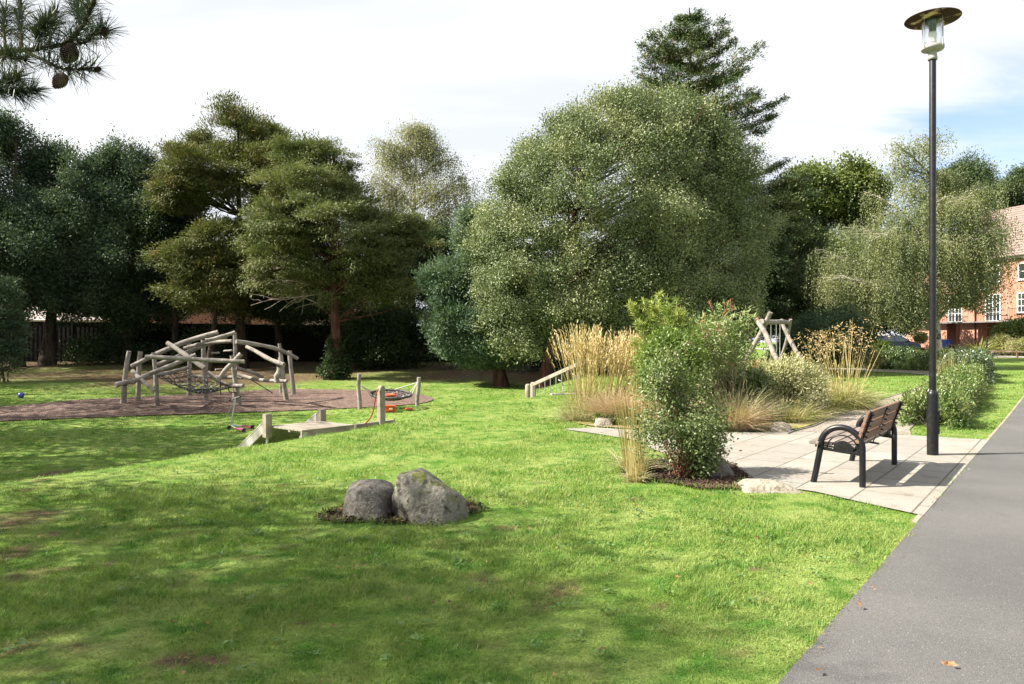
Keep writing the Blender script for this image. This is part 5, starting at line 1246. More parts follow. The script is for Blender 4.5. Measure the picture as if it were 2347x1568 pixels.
t.t.links.new(trn.outputs[0], m_.inputs[1]); t.t.links.new(gl.outputs[0], m_.inputs[2]); M_glass = t.done(m_)
mb = MB(); mb.lathe([(.138, 5.795), (.138, 6.13), (.133, 6.13), (.133, 5.797), (.138, 5.795)], n=32); lobj(lamp, "diffuser", mb, M_glass)
mb = MB(); mb.lathe([(0, 5.80), (.052, 5.80), (.056, 5.86), (.056, 5.97), (.048, 5.99), (0, 5.99)], n=20); bl_ = lobj(lamp, "bulb", mb, mat("white_lamp_glass", (0.75, 0.75, 0.74), [((0.65, 0.66, 0.67), 5, .4, .6)], 0.25, 0.5))
mb = MB(); mb.lathe([(0, 5.992), (.046, 5.992), (.046, 6.08), (.085, 6.10), (.085, 6.17), (0, 6.17)], n=20); lobj(lamp, "lamp_holder", mb, mat("blue_grey_metal", (0.13, 0.17, 0.20), [((0.08, 0.1, 0.12), 9, .4, .6)], 0.4, 0.5))
for k in range(4):
    a = k * math.pi / 2 + .35; mb = MB(); mb.cyl((.158 * math.cos(a), .158 * math.sin(a), 5.76), (.158 * math.cos(a), .158 * math.sin(a), 6.16), .006, .006, 6)
    mb.cyl((.145 * math.cos(a), .145 * math.sin(a), 5.77), (.162 * math.cos(a), .162 * math.sin(a), 5.77), .007, .007, 6); lobj(lamp, "tie_rod", mb, M_steel)
mb = MB(); mb.lathe([(.09, 6.165), (.350, 6.168), (.357, 6.176)], n=48); hd = lobj(lamp, "hood", mb, M_hood)
mb = MB(); mb.lathe([(.357, 6.176), (.351, 6.186), (.20, 6.212), (.08, 6.222), (0, 6.224)], n=48); lobj(hd, "hood_top", mb, M_hoodtop)

for o_ in lamp.children:
    if o_.name.split('.')[0] not in ('base_column', 'pole'): o_.location.z -= .055

# ------------------------------------------------------------------ climbing frame of logs
def on_ray(u, v_, Y): return P(u, v_, Y)
cf = thing("climbing_frame", "tangled climbing frame of weathered logs standing on bark chips", "climbing frame", GY(470, 27.5))
def post(root, ub, vb, ut, vt, r0, r1, m=M_log, dz=-.15, wob=.035, Yt=None, name="post"):
    wob *= .5; b = G(ub, vb); t_ = P(ut, vt, Yt or b[1]); mb = MB(); mb.log(b + [0, 0, dz], t_, r0, r1, wob, 12); return part(root, name, mb, m)
for a in [(205 * .1208 + 256.7, 926, 296, 805, .125, .10), (315, 920, 322, 806, .115, .10), (361, 931, 352, 808, .105, .095), (434, 908, 433, 779, .11, .10), (472, 919, 466, 779, .115, .10),
          (539, 912, 538, 762, .11, .085), (550, 932, 531, 815, .115, .08), (658, 918, 640, 787, .125, .085), (644, 901, 641, 819, .10, .085), (673, 905, 664, 804, .115, .10)]:
    post(cf, *a)
def log_(a, b, r0, r1=None, sag=0.0, wob=.02, name="log"):
    mb = MB(); mb.log(P(*a), P(*b), r0, r1, wob, 12, sag); return part(cf, name, mb, M_log)
log_((301, 840, 27.6), (500, 762, 28.0), .115, .12, -.12)
log_((383, 786, 26.9), (469, 844, 26.5), .115, .11)
log_((334, 818, 24.75), (560, 829, 24.7), .095, .085)
log_((265, 883, 27.4), (432, 842, 29.4), .115, .09)
log_((300, 877, 26.1), (449, 813, 27.0), .11, .095)
log_((304, 850, 27.0), (354, 896, 25.4), .10, .09)
log_((362, 836, 27.9), (519, 774, 28.1), .105, .085)
log_((422, 798, 28.2), (532, 782, 27.5), .085, .09, -.05)
log_((471, 781, 27.0), (539, 762, 27.3), .09, .095)
log_((541, 783, 27.4), (682, 822, 29.2), .105, .09, -.14)
log_((565, 795, 27.2), (651, 836, 26.3), .085, .11)
log_((542, 843, 27.9), (604, 865, 28.4), .085, .085)
log_((546, 858, 27.6), (658, 874, 26.7), .085, .085, .10)
log_((477, 853, 27.0), (558, 884, 26.5), .10, .085, .22)
log_((553, 811, 26.9), (500, 873, 26.6), .105, .09)
log_((438, 862, 29.5), (556, 866, 28.4), .085, .08)
log_((640, 836, 26.6), (635, 875, 26.5), .125, .12)
log_((648, 838, 27.6), (647, 874, 27.5), .10, .10)
for a, b in [((484, 809, 27.9), (502, 809, 28.2)), ((513, 805, 27.7), (532, 803, 27.5)), ((494, 847, 27.2), (514, 847, 27.4))]: log_(a, b, .045, .045, 0, .005, "rung")
# climbing net slung between the logs
C4 = [P(360, 862, 25.9), P(432, 852, 29.0), P(552, 886, 26.9), P(470, 892, 25.3)]
mb = MB()
def netp(s_, t_):
    a = C4[0] * (1 - s_) + C4[3] * s_; b = C4[1] * (1 - s_) + C4[2] * s_
    return a * (1 - t_) + b * t_ - np.array([0, 0, .42 * math.sin(math.pi * s_) * (.35 + .65 * math.sin(math.pi * t_))])
for i in range(13): mb.tube([netp(i / 12, t_) for t_ in np.linspace(0, 1, 12)], .018, 5, cap=False)
for j in range(9): mb.tube([netp(s_, j / 8) for s_ in np.linspace(0, 1, 14)], .018, 5, cap=False)
part(cf, "climbing_net", mb, M_ropedark)
for (a, b) in [((572, 868, 27.3), (625, 901, 27.6)), ((505, 876, 26.6), (506, 908, 26.9)), ((520, 880, 26.6), (526, 899, 26.9)), ((526, 899, 26.9), (545, 900, 27.0))]:
    mb = MB(); mb.tube([P(*a), P(*b)], .018, 5); part(cf, "rope", mb, M_ropedark)

# ------------------------------------------------------------------ slung net basket on two posts
nb = thing("net_basket", "low net hammock slung by ropes between two rough posts on the bark", "net hammock", GY(893, 26.2))
post(nb, 824.5, 938, 824, 857, .10, .085, wob=.045); post(nb, 958, 930, 960, 865, .10, .085, wob=.045)
pA, pB = P(828, 884, 26.0), P(957, 877, 26.8)
e0, e1 = P(850, 905, 26.3), P(942, 902, 26.6); cen = (e0 + e1) / 2
ring = [cen + (e1 - e0) / 2 * math.cos(a) + np.array([-.25, .55, .11]) * math.sin(a) * 1.0 for a in np.linspace(0, 2 * math.pi, 40, endpoint=False)]
mb = MB(); mb.tube(ring, .045, 8, closed=True); part(nb, "ring", mb, mat("black_rubber", (0.03, 0.03, 0.032), [((0.10, 0.10, 0.10), 8, .5, .7)], 0.6, 0.4))
mb = MB()
def basket(x, y):
    q_ = cen + (e1 - e0) / 2 * x + np.array([-.25, .55, .11]) * y; return q_ - np.array([0, 0, .20 * max(0, 1 - x * x - y * y)])
for s_ in np.linspace(-.85, .85, 10):
    l_ = math.sqrt(1 - s_ * s_); mb.tube([basket(s_, y) for y in np.linspace(-l_, l_, 9)], .017, 4, cap=False); mb.tube([basket(x, s_) for x in np.linspace(-l_, l_, 9)], .017, 4, cap=False)
part(nb, "net", mb, M_ropedark)
for a, rs in ((pA, (16, 22)), (pB, (1, 8, 38))):
    for k in rs: mb = MB(); mb.tube([a, ring[k % 40]], .018, 5); part(nb, "rope", mb, M_rope)
M_orange = mat("orange_plastic", (0.62, 0.085, 0.02), [((0.5, 0.06, 0.015), 5, .4, .6)], 0.4, 0.5)
ob = GY(893, 25.7, .03)
tb = thing("toy_tub", "orange plastic tub on the bark under the net hammock", "toy tub", ob)
mb = MB(); mb.box(ob + [0, 0, .085], (.38, .26, .17)); mb.box(ob + [0, 0, .185], (.42, .30, .035)); part(tb, "tub", mb, M_orange, .02)
mb = MB(); mb.box(ob + [.06, -.135, .10], (.12, .012, .06)); part(tb, "sticker", mb, mat("pale_sticker", (0.6, 0.45, 0.15), [((0.7, 0.6, 0.4), 20, .4, .6)], 0.5, 0.3))
ob = cen + [-.08, .05, -.10]
mb = MB(); mb.lathe([(0, -.02), (.16, -.02), (.22, .03), (.24, .09), (.21, .10), (.19, .05), (0, .02)], ob, 24)
solo("toy_dish", mb, mat("red_plastic", (0.55, 0.06, 0.03), [((0.62, 0.12, 0.05), 6, .4, .6)], 0.4, 0.5), "red orange plastic dish lying in the net hammock", "toy", ob)
ob = GY(937, 26.1, .04)
mb = MB(); mb.lathe([(0, .045), (.10, .05), (.135, .035), (.145, .0), (.135, -.005), (.12, .02), (0, .03)], ob, 28)
solo("toy_disc", mb, M_orange, "orange throwing disc lying on the bark near the right post", "toy", ob)
ob = GY(48, 29.5, .11)
mb = MB(); mb.lathe([(.118 * math.sin(a), -.118 * math.cos(a)) for a in np.linspace(0, math.pi, 18)], ob, 28)
solo("ball", mb, mat("blue_ball", (0.035, 0.05, 0.32), [((0.08, 0.08, 0.38), 4, .5, .7)], 0.35, 0.5), "small dark blue ball on the shaded grass at the left", "ball", ob)

# ------------------------------------------------------------------ post with a red rope, sleeper at its foot
rp = thing("rope_post", "square timber post with a red rope and a sleeper at its foot, on the bank", "rope post", GY(874, 15.3))
b = GY(874, 15.3); tp = P(874, 884, 15.3); e1_ = np.array([.72, .69, 0]); e2_ = np.array([-.69, .72, 0])
mb = MB(); mb.prism([(-.062, -.3)] + [(.062, -.3)] + [(.062 * math.cos(a), tp[2] - b[2] - .062 + .062 * math.sin(a)) for a in np.linspace(0, math.pi, 9)], b - e2_ * .062, b + e2_ * .062, e1_, (0, 0, 1)); part(rp, "post", mb, M_timber, .006)
mb = MB(); q_ = b - e2_ * .066; mb.box(q_ + [0, 0, .16] + e1_ * .01, (.05, .008, .26), ax=(e1_, e2_, (0, 0, 1))); part(rp, "steel_plate", mb, M_steel)
a_, c_ = P(814, 977, 15.0), P(902, 967, 15.9)
a_[2] = float(H(a_[0], a_[1])) + .08; c_[2] = float(H(c_[0], c_[1])) + .08
mb = MB(); mb.beam(P(814, 978, 14.9), P(902, 967, 15.6), .12, .10); part(rp, "sleeper", mb, M_timber, .008)
r0_, r1_ = P(867, 892, 15.22), P(836, 972, 15.0)
mb = MB(); mb.tube([r0_, P(862, 903, 15.2), P(859, 920, 15.2), P(857, 935, 15.15), P(853, 950, 15.1), P(846, 962, 15.05), r1_], .014, 6); part(rp, "rope", mb, M_ropered)

# ------------------------------------------------------------------ wooden deck with a wide slide down into the hollow
dA, dB, dC, dD = np.array([-4.59, 13.98]), np.array([-3.77, 13.29]), np.array([-3.12, 14.25]), np.array([-3.94, 14.94])
ex = np.array([*((dB - dA) / np.linalg.norm(dB - dA)), 0]); ey = np.array([*((dD - dA) / np.linalg.norm(dD - dA)), 0]); ey = nrm(ey - ex * (ex @ ey))
LX, LY = float(np.linalg.norm(dB - dA)), float(np.linalg.norm(dD - dA)); O = np.array([*dA, 0.0])
pl = thing("slide_deck", "low timber deck on the bank with a wide slide dropping to the hollow", "slide", (dA[0], dA[1], float(H(*dA))))
nbd = 8
for i in range(nbd):
    w = LX / nbd; mb = MB(); mb.box(O + ex * (w * (i + .5)) + ey * LY / 2 + [0, 0, .0], (w - .006, LY, .03), ax=(ex, ey, (0, 0, 1))); part(pl, "deck_board", mb, M_timber, .003)
for (p0, p1) in [(O + ex * .02 + ey * .42, O + ex * LX + ey * .42), (O + ex * (LX - .03) + ey * .0, O + ex * (LX - .03) + ey * LY), (O + ey * (LY - .03), O + ex * LX + ey * (LY - .03))]:
    mb = MB(); mb.beam(p0 - [0, 0, .077], p1 - [0, 0, .077], .05, .12); part(pl, "joist", mb, M_timber, .003)
for s_ in (.06, LY - .06):
    q_ = O + ex * (LX + .001) + ey * s_; mb = MB(); mb.box(q_ + [0, 0, -.075], (.012, .09, .09), ax=(ex, ey, (0, 0, 1))); part(pl, "steel_plate", mb, M_steel)
    q_ = O + ex * (LX - .12) + ey * s_; g_ = float(H(q_[0], q_[1])); mb = MB(); mb.cyl((q_[0], q_[1], g_ - .1), (q_[0], q_[1], -.1), .035, .035, 8); part(pl, "foot", mb, M_steel)
for s_ in (-.04, LY + .02):
    q_ = O + ex * -.0 + ey * s_; mb = MB(); mb.prism([(-.065, -.20), (.065, -.20), (.065, .225), (.05, .245), (-.05, .245), (-.065, .225)], q_ - ey * .065, q_ + ey * .065, ex, (0, 0, 1)); part(pl, "post", mb, M_timber, .006)
    g_ = float(H(q_[0], q_[1])); mb = MB(); mb.cyl((q_[0], q_[1], g_ - .15), (q_[0], q_[1], -.19), .028, .028, 8); part(pl, "foot", mb, M_steel)
M_slide = mat("grey_slide_panel", (0.36, 0.33, 0.30), [((0.28, 0.26, 0.235), 3, .4, .6)], 0.55, 0.4)
for s_ in (.03, LY - .05):
    q_ = O + ex * -.075 + ey * s_
    prof = [(0, .14), (-.05, .135), (-.13, .09), (-2.25, -1.22), (-2.22, -1.40), (-.15, -.13), (0, -.05)]
    mb = MB(); mb.prism(prof, q_, q_ + ey * .03, ex, (0, 0, 1)); sp_ = part(pl, "side_panel", mb, M_slide, .004)
    mb = MB(); mb.tube([q_ + ey * .015 + ex * x + [0, 0, z] for x, z in [(0, .145), (-.05, .14), (-.13, .095), (-2.25, -1.215)]], .022, 8); part(sp_, "rail", mb, M_slide)
mb = MB(); mb.prism([(0, -.012), (-.15, -.06), (-2.2, -1.27), (-2.2, -1.285), (-.14, -.08), (0, -.03)], O + ex * -.075 + ey * .065, O + ex * -.075 + ey * (LY - .055), ex, (0, 0, 1)); part(pl, "chute", mb, M_steel)

# ------------------------------------------------------------------ scissor scooter lying by its stem
sc_b = G(535, 985); sc = thing("scooter", "three wheeled scissor scooter with two pink footboards on the hollow grass", "scooter", sc_b)
Ys = sc_b[1]; M_silver = mat("silver_paint", (0.50, 0.50, 0.52), [((0.4, 0.4, 0.42), 9, .4, .6)], 0.35, 0.5, 0.5); M_pinkp = mat("pink_plastic", (0.60, 0.10, 0.24), [((0.5, 0.08, 0.2), 9, .4, .6)], 0.45, 0.5)
mb = MB(); mb.tube([P(530, 972, Ys), P(534, 948, Ys), P(539, 920, Ys), P(540, 912, Ys)], [.022, .022, .018, .016], 8); part(sc, "stem", mb, M_silver)
mb = MB(); mb.tube([P(526, 917, Ys - .05), P(533, 915, Ys), P(541, 911, Ys), P(551, 909, Ys + .1)], .017, 8); hb = part(sc, "handlebar", mb, M_silver)
for a, b_ in [((524, 918, Ys - .06), (530, 916, Ys - .02)), ((546, 910.5, Ys + .06), (553, 908.5, Ys + .12))]: mb = MB(); mb.tube([P(*a), P(*b_)], .024, 8); part(hb, "grip", mb, M_black)
for a, b_, c_ in [((530, 975, Ys), (541, 982, Ys - .25), (558, 984, Ys - .45)), ((530, 974, Ys), (555, 977, Ys + .1), (576, 979, Ys + .1))]:
    mb = MB(); mb.tube([P(*a), P(*b_)], .02, 6); part(sc, "arm", mb, M_silver); mb = MB(); mb.beam(P(*b_), P(*c_), .12, .035); part(sc, "footboard", mb, M_pinkp, .008)
for (u_, v_, dy) in [(525, 980, 0), (559, 989, -.45), (578, 983, .1)]:
    q_ = P(u_, v_, Ys + dy); q_[2] = float(H(q_[0], q_[1])) + .085; mb = MB(); mb.tube([q_ + [.05 * math.cos(a), .015 * math.sin(a), .05 * math.sin(a) - .02] for a in np.linspace(0, 6.283, 16, endpoint=False)], .014, 6, closed=True); mb.cyl(q_ - [0, .015, .02], q_ + [0, .015, -.02], .035, .035, 12); part(sc, "wheel", mb, M_black)
mb = MB(); mb.tube([P(538, 918, Ys - .04), P(528, 935, Ys - .1), P(522, 950, Ys - .1), P(525, 968, Ys - .05), P(531, 974, Ys)], .007, 5); part(sc, "brake_cable", mb, M_steel)

# ------------------------------------------------------------------ log steps down the bank with a hand rail
st_a, st_b = np.array([.56, 24.0]), np.array([2.15, 21.2])          # foot and head of the stair
stair = thing("log_steps", "log steps down the bank with a sloping timber hand rail and steel balusters", "steps", (st_a[0], st_a[1], float(H(*st_a))))
ra, rb_ = P(1217, 884, 24.0), P(1330, 832.5, 21.2)
mb = MB(); mb.beam(ra, rb_, .06, .115); part(stair, "hand_rail", mb, M_timber, .006)
sd = nrm(np.array([*(st_b - st_a), 0])); pn = np.array([sd[1], -sd[0], 0])
for (u_, vt, Y_) in [(1210, 880, 24.5), (1222, 876, 23.9)]:
    b_ = GY(u_, Y_); t_ = P(u_, vt, Y_); mb = MB(); mb.lathe([(.09, -.2), (.09, t_[2] - b_[2] - .06), (.075, t_[2] - b_[2] - .02), (.04, t_[2] - b_[2]), (0, t_[2] - b_[2])], b_, 14); part(stair, "post", mb, M_timber)
for i, f in enumerate(np.linspace(.08, 1.0, 9)):
    q_ = ra + (rb_ - ra) * f; g_ = float(H(q_[0], q_[1])); mb = MB(); mb.cyl((q_[0], q_[1], min(g_, q_[2] - .75) - .05), (q_[0], q_[1], q_[2] - .05), .016, .016, 6); part(stair, "baluster", mb, M_steel)
for f in (.45, .72):
    q_ = ra + (rb_ - ra) * f - pn * .25 - [0, 0, .12]; mb = MB(); mb.tube([q_ - sd * .0 + [0, 0, 0], q_ + sd * .14 + [0, 0, -.03], q_ + sd * .24 + [0, 0, -.12], q_ + sd * .26 + [0, 0, -.8]], .017, 6); part(stair, "hoop", mb, M_steel)
for i in range(7):
    f = i / 6; q_ = np.array([*(st_a + (st_b - st_a) * (f * .92 + .02)), 0]); z_ = ra[2] - .95 + (rb_[2] - ra[2]) * f + .05
    mb = MB(); mb.log(q_ - pn * .15 + [0, 0, z_], q_ + pn * 1.1 + [0, 0, z_], .085, .085, .01, 10); part(stair, "step_log", mb, M_log)
mb = MB(); mb.log(np.array([*st_a, ra[2] - .93]) - pn * .2, np.array([*st_b, rb_[2] - .85]) - pn * .2, .07, .07, .03, 8); part(stair, "stringer", mb, M_log)

# ------------------------------------------------------------------ log swing
sw_o = P(1775, 860, 26.5); sw = thing("log_swing", "swing frame of crossed weathered logs, seen over the silver shrub", "swing", GY(1775, 26.5))
def swl(a, b, r0, r1, name="leg"):
    mb = MB(); mb.log(P(*a), P(*b), r0, r1, .03, 12); return part(sw, name, mb, M_log)
swl((1695, 850, 26.90), (1766, 716, 25.84), .105, .095); swl((1790, 842, 24.96), (1733, 732, 26.02), .12, .10)
swl((1778, 850, 29.21), (1812, 732, 28.14), .085, .08); swl((1848, 850, 27.26), (1790, 732, 28.23), .115, .09)
swl((1745, 737, 25.84), (1809, 740, 28.32), .115, .10, "cross_beam")
for (a, b) in [((1755, 742, 26.46), (1756, 832, 26.73)), ((1767, 738, 26.82), (1767, 830, 26.90)), ((1779, 738, 27.43), (1780, 830, 27.43)), ((1788, 742, 27.70), (1787, 832, 27.61))]:
    mb = MB(); mb.tube([P(*a), P(*b)], .016, 5); part(sw, "chain", mb, M_steel)
for a, b in [((1756, 832, 26.73), (1767, 830, 26.90)), ((1780, 830, 27.43), (1787, 832, 27.61))]:
    a, b = P(*a), P(*b); mb = MB(); mb.beam(a - (b - a) * .3, b + (b - a) * .3, .2, .035); part(sw, "seat", mb, M_black, .008)

# ------------------------------------------------------------------ small things
q_ = along(14.9, -1.55); g0 = np.array([q_[0], q_[1], 0.0]); dP = np.array([*D_PATH, 0]); nP = np.array([*N_PATH, 0])
mb = MB(); mb.prism([(-.30, 0.0), (.34, 0.0), (.30, .05), (-.12, .24), (-.26, .24)], g0 - dP * .28, g0 + dP * .28, -nP, (0, 0, 1))
solo("black_box", mb, mat("black_plastic", (0.02, 0.022, 0.028), [((0.05, 0.05, 0.055), 8, .5, .7)], 0.4, 0.5), "low black wedge shaped box on the grass at the hedge foot", "box", g0, bevel=.015)
q_ = G(2178, 1530); mb = MB()
lf = ribbon_geo(np.array([q_ + [-.03, 0, .015]] * 3) + rng.normal(size=(3, 3)) * [.006, .006, .002], nrm(np.array([[1, .2, .3], [1, -.3, .35], [.8, .5, .2]])), np.array([.06, .055, .05]), .032, .9, 5, .3)
solo("fallen_leaf", lf, mat("curled_brown_leaf", (0.20, 0.095, 0.05), [((0.30, 0.2, 0.13), 40, .5, .6)], 0.7, 0.3), "curled brown leaf lying on the tarmac near the camera", "leaf", q_)

# ------------------------------------------------------------------ dark timber fence behind the hollow
fence = thing("timber_fence", "dark close boarded timber fence behind the trees at the far left", "fence", GY(300, 48.5))
M_fence = mat("dark_fence_board", (0.012, 0.010, 0.009), [((0.008, 0.007, 0.006), 5, .4, .6), ((0.018, 0.015, 0.013), 2, .55, .7)], 0.9, 0.2, stretch=(8, 1, .5))
fx = np.linspace(-38, -3.2, 20)
pan = None
for i in range(19):
    x0, x1 = fx[i], fx[i + 1]; xm = (x0 + x1) / 2; g_ = float(H(xm, 48.5)); top = 2.98 - .42 * i / 18
    mb = MB(); nb_ = 12
    for j in range(nb_):
        w = (x1 - x0 - .1) / nb_; xx = x0 + .05 + w * (j + .5); mb.box((xx, 48.5 + (.008 if j % 2 else -.008), (g_ + top) / 2), (w * 1.06, .014, top - g_))
    mb.box((xm, 48.475, top + .02), (x1 - x0 - .1, .06, .04)); part(fence, "panel", mb, M_fence)
for i in range(20):
    top = 3.03 - .42 * min(i, 18) / 18; g_ = float(H(fx[i], 48.5)); mb = MB(); mb.box((fx[i], 48.5, (g_ - .1 + top) / 2), (.1, .1, top - g_ + .1)); part(fence, "post", mb, M_fence)

# houses glimpsed over the fence
t = NT("red_brick"); v = t.vec('obj'); 
bk = t.n('ShaderNodeTexBrick'); cx_ = t.n('ShaderNodeSeparateXYZ'); t.l(v, cx_.inputs[0]); cb_ = t.n('ShaderNodeCombineXYZ')
t.l(t.math('ADD', cx_.outputs[0], cx_.outputs[1]), cb_.inputs[0]); t.l(cx_.outputs[2], cb_.inputs[1]); t.l(cb_.outputs[0], bk.inputs['Vector'])
bk.inputs['Scale'].default_value = 1.0; bk.inputs['Brick Width'].default_value = .225; bk.inputs['Row Height'].default_value = .075; bk.inputs['Mortar Size'].default_value = .008
bk.inputs['Color1'].default_value = (0.36, 0.16, 0.105, 1); bk.inputs['Color2'].default_value = (0.29, 0.12, 0.08, 1); bk.inputs['Mortar'].default_value = (0.34, 0.27, 0.22, 1)
c = t.mix(t.noise(v, .9, .4, .7, 4), bk.outputs['Color'], (0.36, 0.185, 0.13)); M_brick = t.done(t.bsdf(c, .9, .2))
M_roof = mat("roof_tiles", (0.21, 0.155, 0.14), [((0.16, 0.115, 0.105), 2.5, .4, .6), ((0.26, 0.20, 0.18), 9, .5, .7)], 0.85, 0.2)
M_frame = mat("white_frame", (0.72, 0.72, 0.70), [((0.62, 0.62, 0.6), 4, .5, .7)], 0.5, 0.4)
M_pane = mat("window_glass", (0.025, 0.03, 0.035), [((0.06, 0.07, 0.075), 1.5, .45, .6)], 0.08, 0.8)
M_cream = mat("cream_render", (0.55, 0.48, 0.36), [((0.45, 0.4, 0.3), 1.5, .4, .6)], 0.9, 0.2)
def far_house(name, label, u, Y, w, d, hw, hr, wall, roofm):
    b = GY(u, Y); root = thing(name, label, "house", b)
    mb = MB(); mb.box(b + [0, d / 2, hw / 2], (w, d, hw)); wl = part(root, "wall", mb, wall)
    mb = MB(); mb.prism([(-.4, hw - .05), (d + .4, hw - .05), (d / 2, hw + hr)], b + [-w / 2 - .3, 0, 0], b + [w / 2 + .3, 0, 0], (0, 1, 0), (0, 0, 1)); part(root, "roof", mb, roofm)
    for fx_ in (-.32, .0, .32):
        for z_ in ((1.6, 4.2) if hw > 4 else (1.5,)):
            q_ = b + [fx_ * w, -.02, z_]; mb = MB()
            for s_ in (-.6, 0, .6): mb.box(q_ + [s_, -.02, 0], (.08, .08, 1.15))
            for s_ in (-.57, .57): mb.box(q_ + [0, -.021, s_], (1.28, .08, .08))
            f_ = part(root, "window", mb, M_frame); mb = MB(); mb.box(q_, (1.2, .03, 1.1)); part(f_, "pane", mb, M_pane)
    return root
far_house("brick_house", "red brick house glimpsed between the trunks over the fence, left of the golden conifers", 480, 62, 13, 8, 5.2, 3.2, M_brick, M_roof)
far_house("white_bungalow", "low pale roofed bungalow glimpsed over the fence at the far left", 100, 64, 11, 8, 2.9, 2.0, M_frame, mat("pale_roof", (0.36, 0.31, 0.29), [((0.3, 0.26, 0.24), 3, .4, .6)], .9, .2))
far_house("cream_house", "cream rendered house glimpsed over the fence left of the reddish trunk", 650, 64, 8, 8, 5.0, 3.0, M_cream, M_roof)

# ------------------------------------------------------------------ brick town house at the right
HA = np.array([38.1, 70.0, float(H(38.1, 70.0))]); hdir = nrm(np.array([3.5, -10.0, 0]))
house = thing("brick_town_house", "three storey red brick house with white windows behind the birch at the right edge", "house", HA, math.atan2(hdir[1], hdir[0]))
Z2, ZE = 2.45, 7.65                                                 # first floor level, eaves
S0, S1, DEP = -1.0, 20.0, 9.0
mb = MB(); mb.box(((S0 + S1) / 2, DEP / 2, (Z2 + ZE) / 2), (S1 - S0, DEP, ZE - Z2)); wall_ = lobj(house, "upper_wall", mb, M_brick)
mb = MB(); mb.box(((S0 + S1) / 2, DEP / 2 + 2.6, Z2 / 2 - .1), (S1 - S0, DEP - 3.0, Z2 + .19)); lobj(house, "ground_floor_wall", mb, M_brick)
for (a, b) in [(S0, 2.2), (2.75, 3.45), (4.75, 5.15), (5.15, 6.5), (8.5, 9.6), (12.0, 13.0), (15.5, 17)]:
    mb = MB(); mb.box(((a + b) / 2, .55, Z2 / 2 - .1), (b - a - .01, 1.1, Z2 + .195)); lobj(house, "brick_pier", mb, M_brick)
mb = MB(); mb.box(((S0 + S1) / 2, -.32, Z2 + .06), (S1 - S0, .66, .12)); lobj(house, "balcony_slab", mb, mat("balcony_grey", (0.16, 0.15, 0.145), [((0.1, 0.1, 0.1), 3, .4, .6)], .8, .3))
for (s0, s1_) in [(3.3, 5.4), (6.9, 9.0), (9.6, 11.4)]:
    mb = MB()
    for s_ in np.arange(s0, s1_ + .01, .14): mb.box((s_, -.58, Z2 + .6), (.018, .018, .95))
    mb.box(((s0 + s1_) / 2, -.58, Z2 + 1.09), (s1_ - s0 + .04, .04, .04)); lobj(house, "balcony_railing", mb, M_black)
def win(s_, z0, z1, w, nv=2, nh=2):
    mb = MB(); zm = (z0 + z1) / 2
    for k in range(nv + 1): mb.box((s_ - w / 2 + w * k / nv, -.035, zm), (.09 if k in (0, nv, nv / 2) else .035, .09, z1 - z0))
    for k in range(nh + 1): mb.box((s_, -.037, z0 + (z1 - z0) * k / nh), (w + .09, .085, .09 if k in (0, nh) else .035))
    mb.box((s_, -.06, z0 - .06), (w + .24, .16, .06)); f_ = lobj(house, "window", mb, M_frame)
    mb = MB(); mb.box((s_, -.008, zm), (w, .03, z1 - z0)); lobj(f_, "pane", mb, M_pane)
for s_ in (.6, 4.35, 7.9, 10.7, 13.6, 16.8):
    win(s_, Z2 + .12 if s_ < 10 else Z2 + .75, Z2 + 2.35, 1.3, 4, 3); win(s_, Z2 + 3.45, Z2 + 4.75, 1.15, 2, 2)
mb = MB(); mb.box((2.47, .12, 1.05), (.5, .06, 2.2)); lobj(house, "door", mb, M_frame)
mb = MB(); mb.box(((S0 + S1) / 2, -.18, ZE + .09), (S1 - S0 + .5, .14, .18)); lobj(house, "gutter", mb, M_frame)
mb = MB(); mb.cyl((6.3, -.09, .1), (6.3, -.09, ZE), .05, .05, 8); lobj(house, "drain_pipe", mb, M_black)
mb = MB(); mb.lathe([(0, -.02), (.2, .01), (.3, .07), (.29, .075), (.19, .03), (0, .0)], (0, 0, 0), 20)
sd_ = lobj(house, "satellite_dish", mb, M_steel); sd_.location = (7.15, -.35, Z2 + 3.0); sd_.rotation_euler = (math.radians(75), 0, math.radians(20))
e = .5; R0 = [(S0 - e, -e, ZE + .18), (S1 + e, -e, ZE + .18), (S1 + e, DEP + e, ZE + .18), (S0 - e, DEP + e, ZE + .18), (S0 + 4.2, DEP / 2, ZE + 5.0), (S1 - 4, DEP / 2, ZE + 5.0)]
mb = MB()
def roof_face(a, b, c_, d_, rows):
    a, b, c_, d_ = map(np.array, (a, b, c_, d_)); nrm_ = nrm(np.cross(b - a, d_ - a))
    for k in range(rows):
        f0, f1 = k / rows, (k + 1) / rows
        q0, q1, q2, q3 = a + (d_ - a) * f0 + nrm_ * .05, b + (c_ - b) * f0 + nrm_ * .05, b + (c_ - b) * f1 + nrm_ * .012, a + (d_ - a) * f1 + nrm_ * .012
        r0_, r1_ = a + (d_ - a) * f0, b + (c_ - b) * f0
        mb._add([q0, q1, q2, q3, r0_, r1_], [(0, 1, 2, 3), (4, 5, 1, 0)], False)
roof_face(R0[0], R0[1], R0[5], R0[4], 20); roof_face(R0[3], R0[0], R0[4], R0[4], 20); roof_face(R0[1], R0[2], R0[5], R0[5], 20); roof_face(R0[2], R0[3], R0[4], R0[5], 20)
mb._add(R0[:4], [(3, 2, 1, 0)], False)
rf = lobj(house, "roof", mb, M_roof)
mb = MB(); mb.tube([R0[4], R0[5]], .13, 8); lobj(rf, "ridge_tiles", mb, M_roof)
mb = MB(); mb.box((14, DEP / 2 + 1, ZE + 5.2), (.9, .6, 1.6)); lobj(rf, "chimney", mb, M_brick)

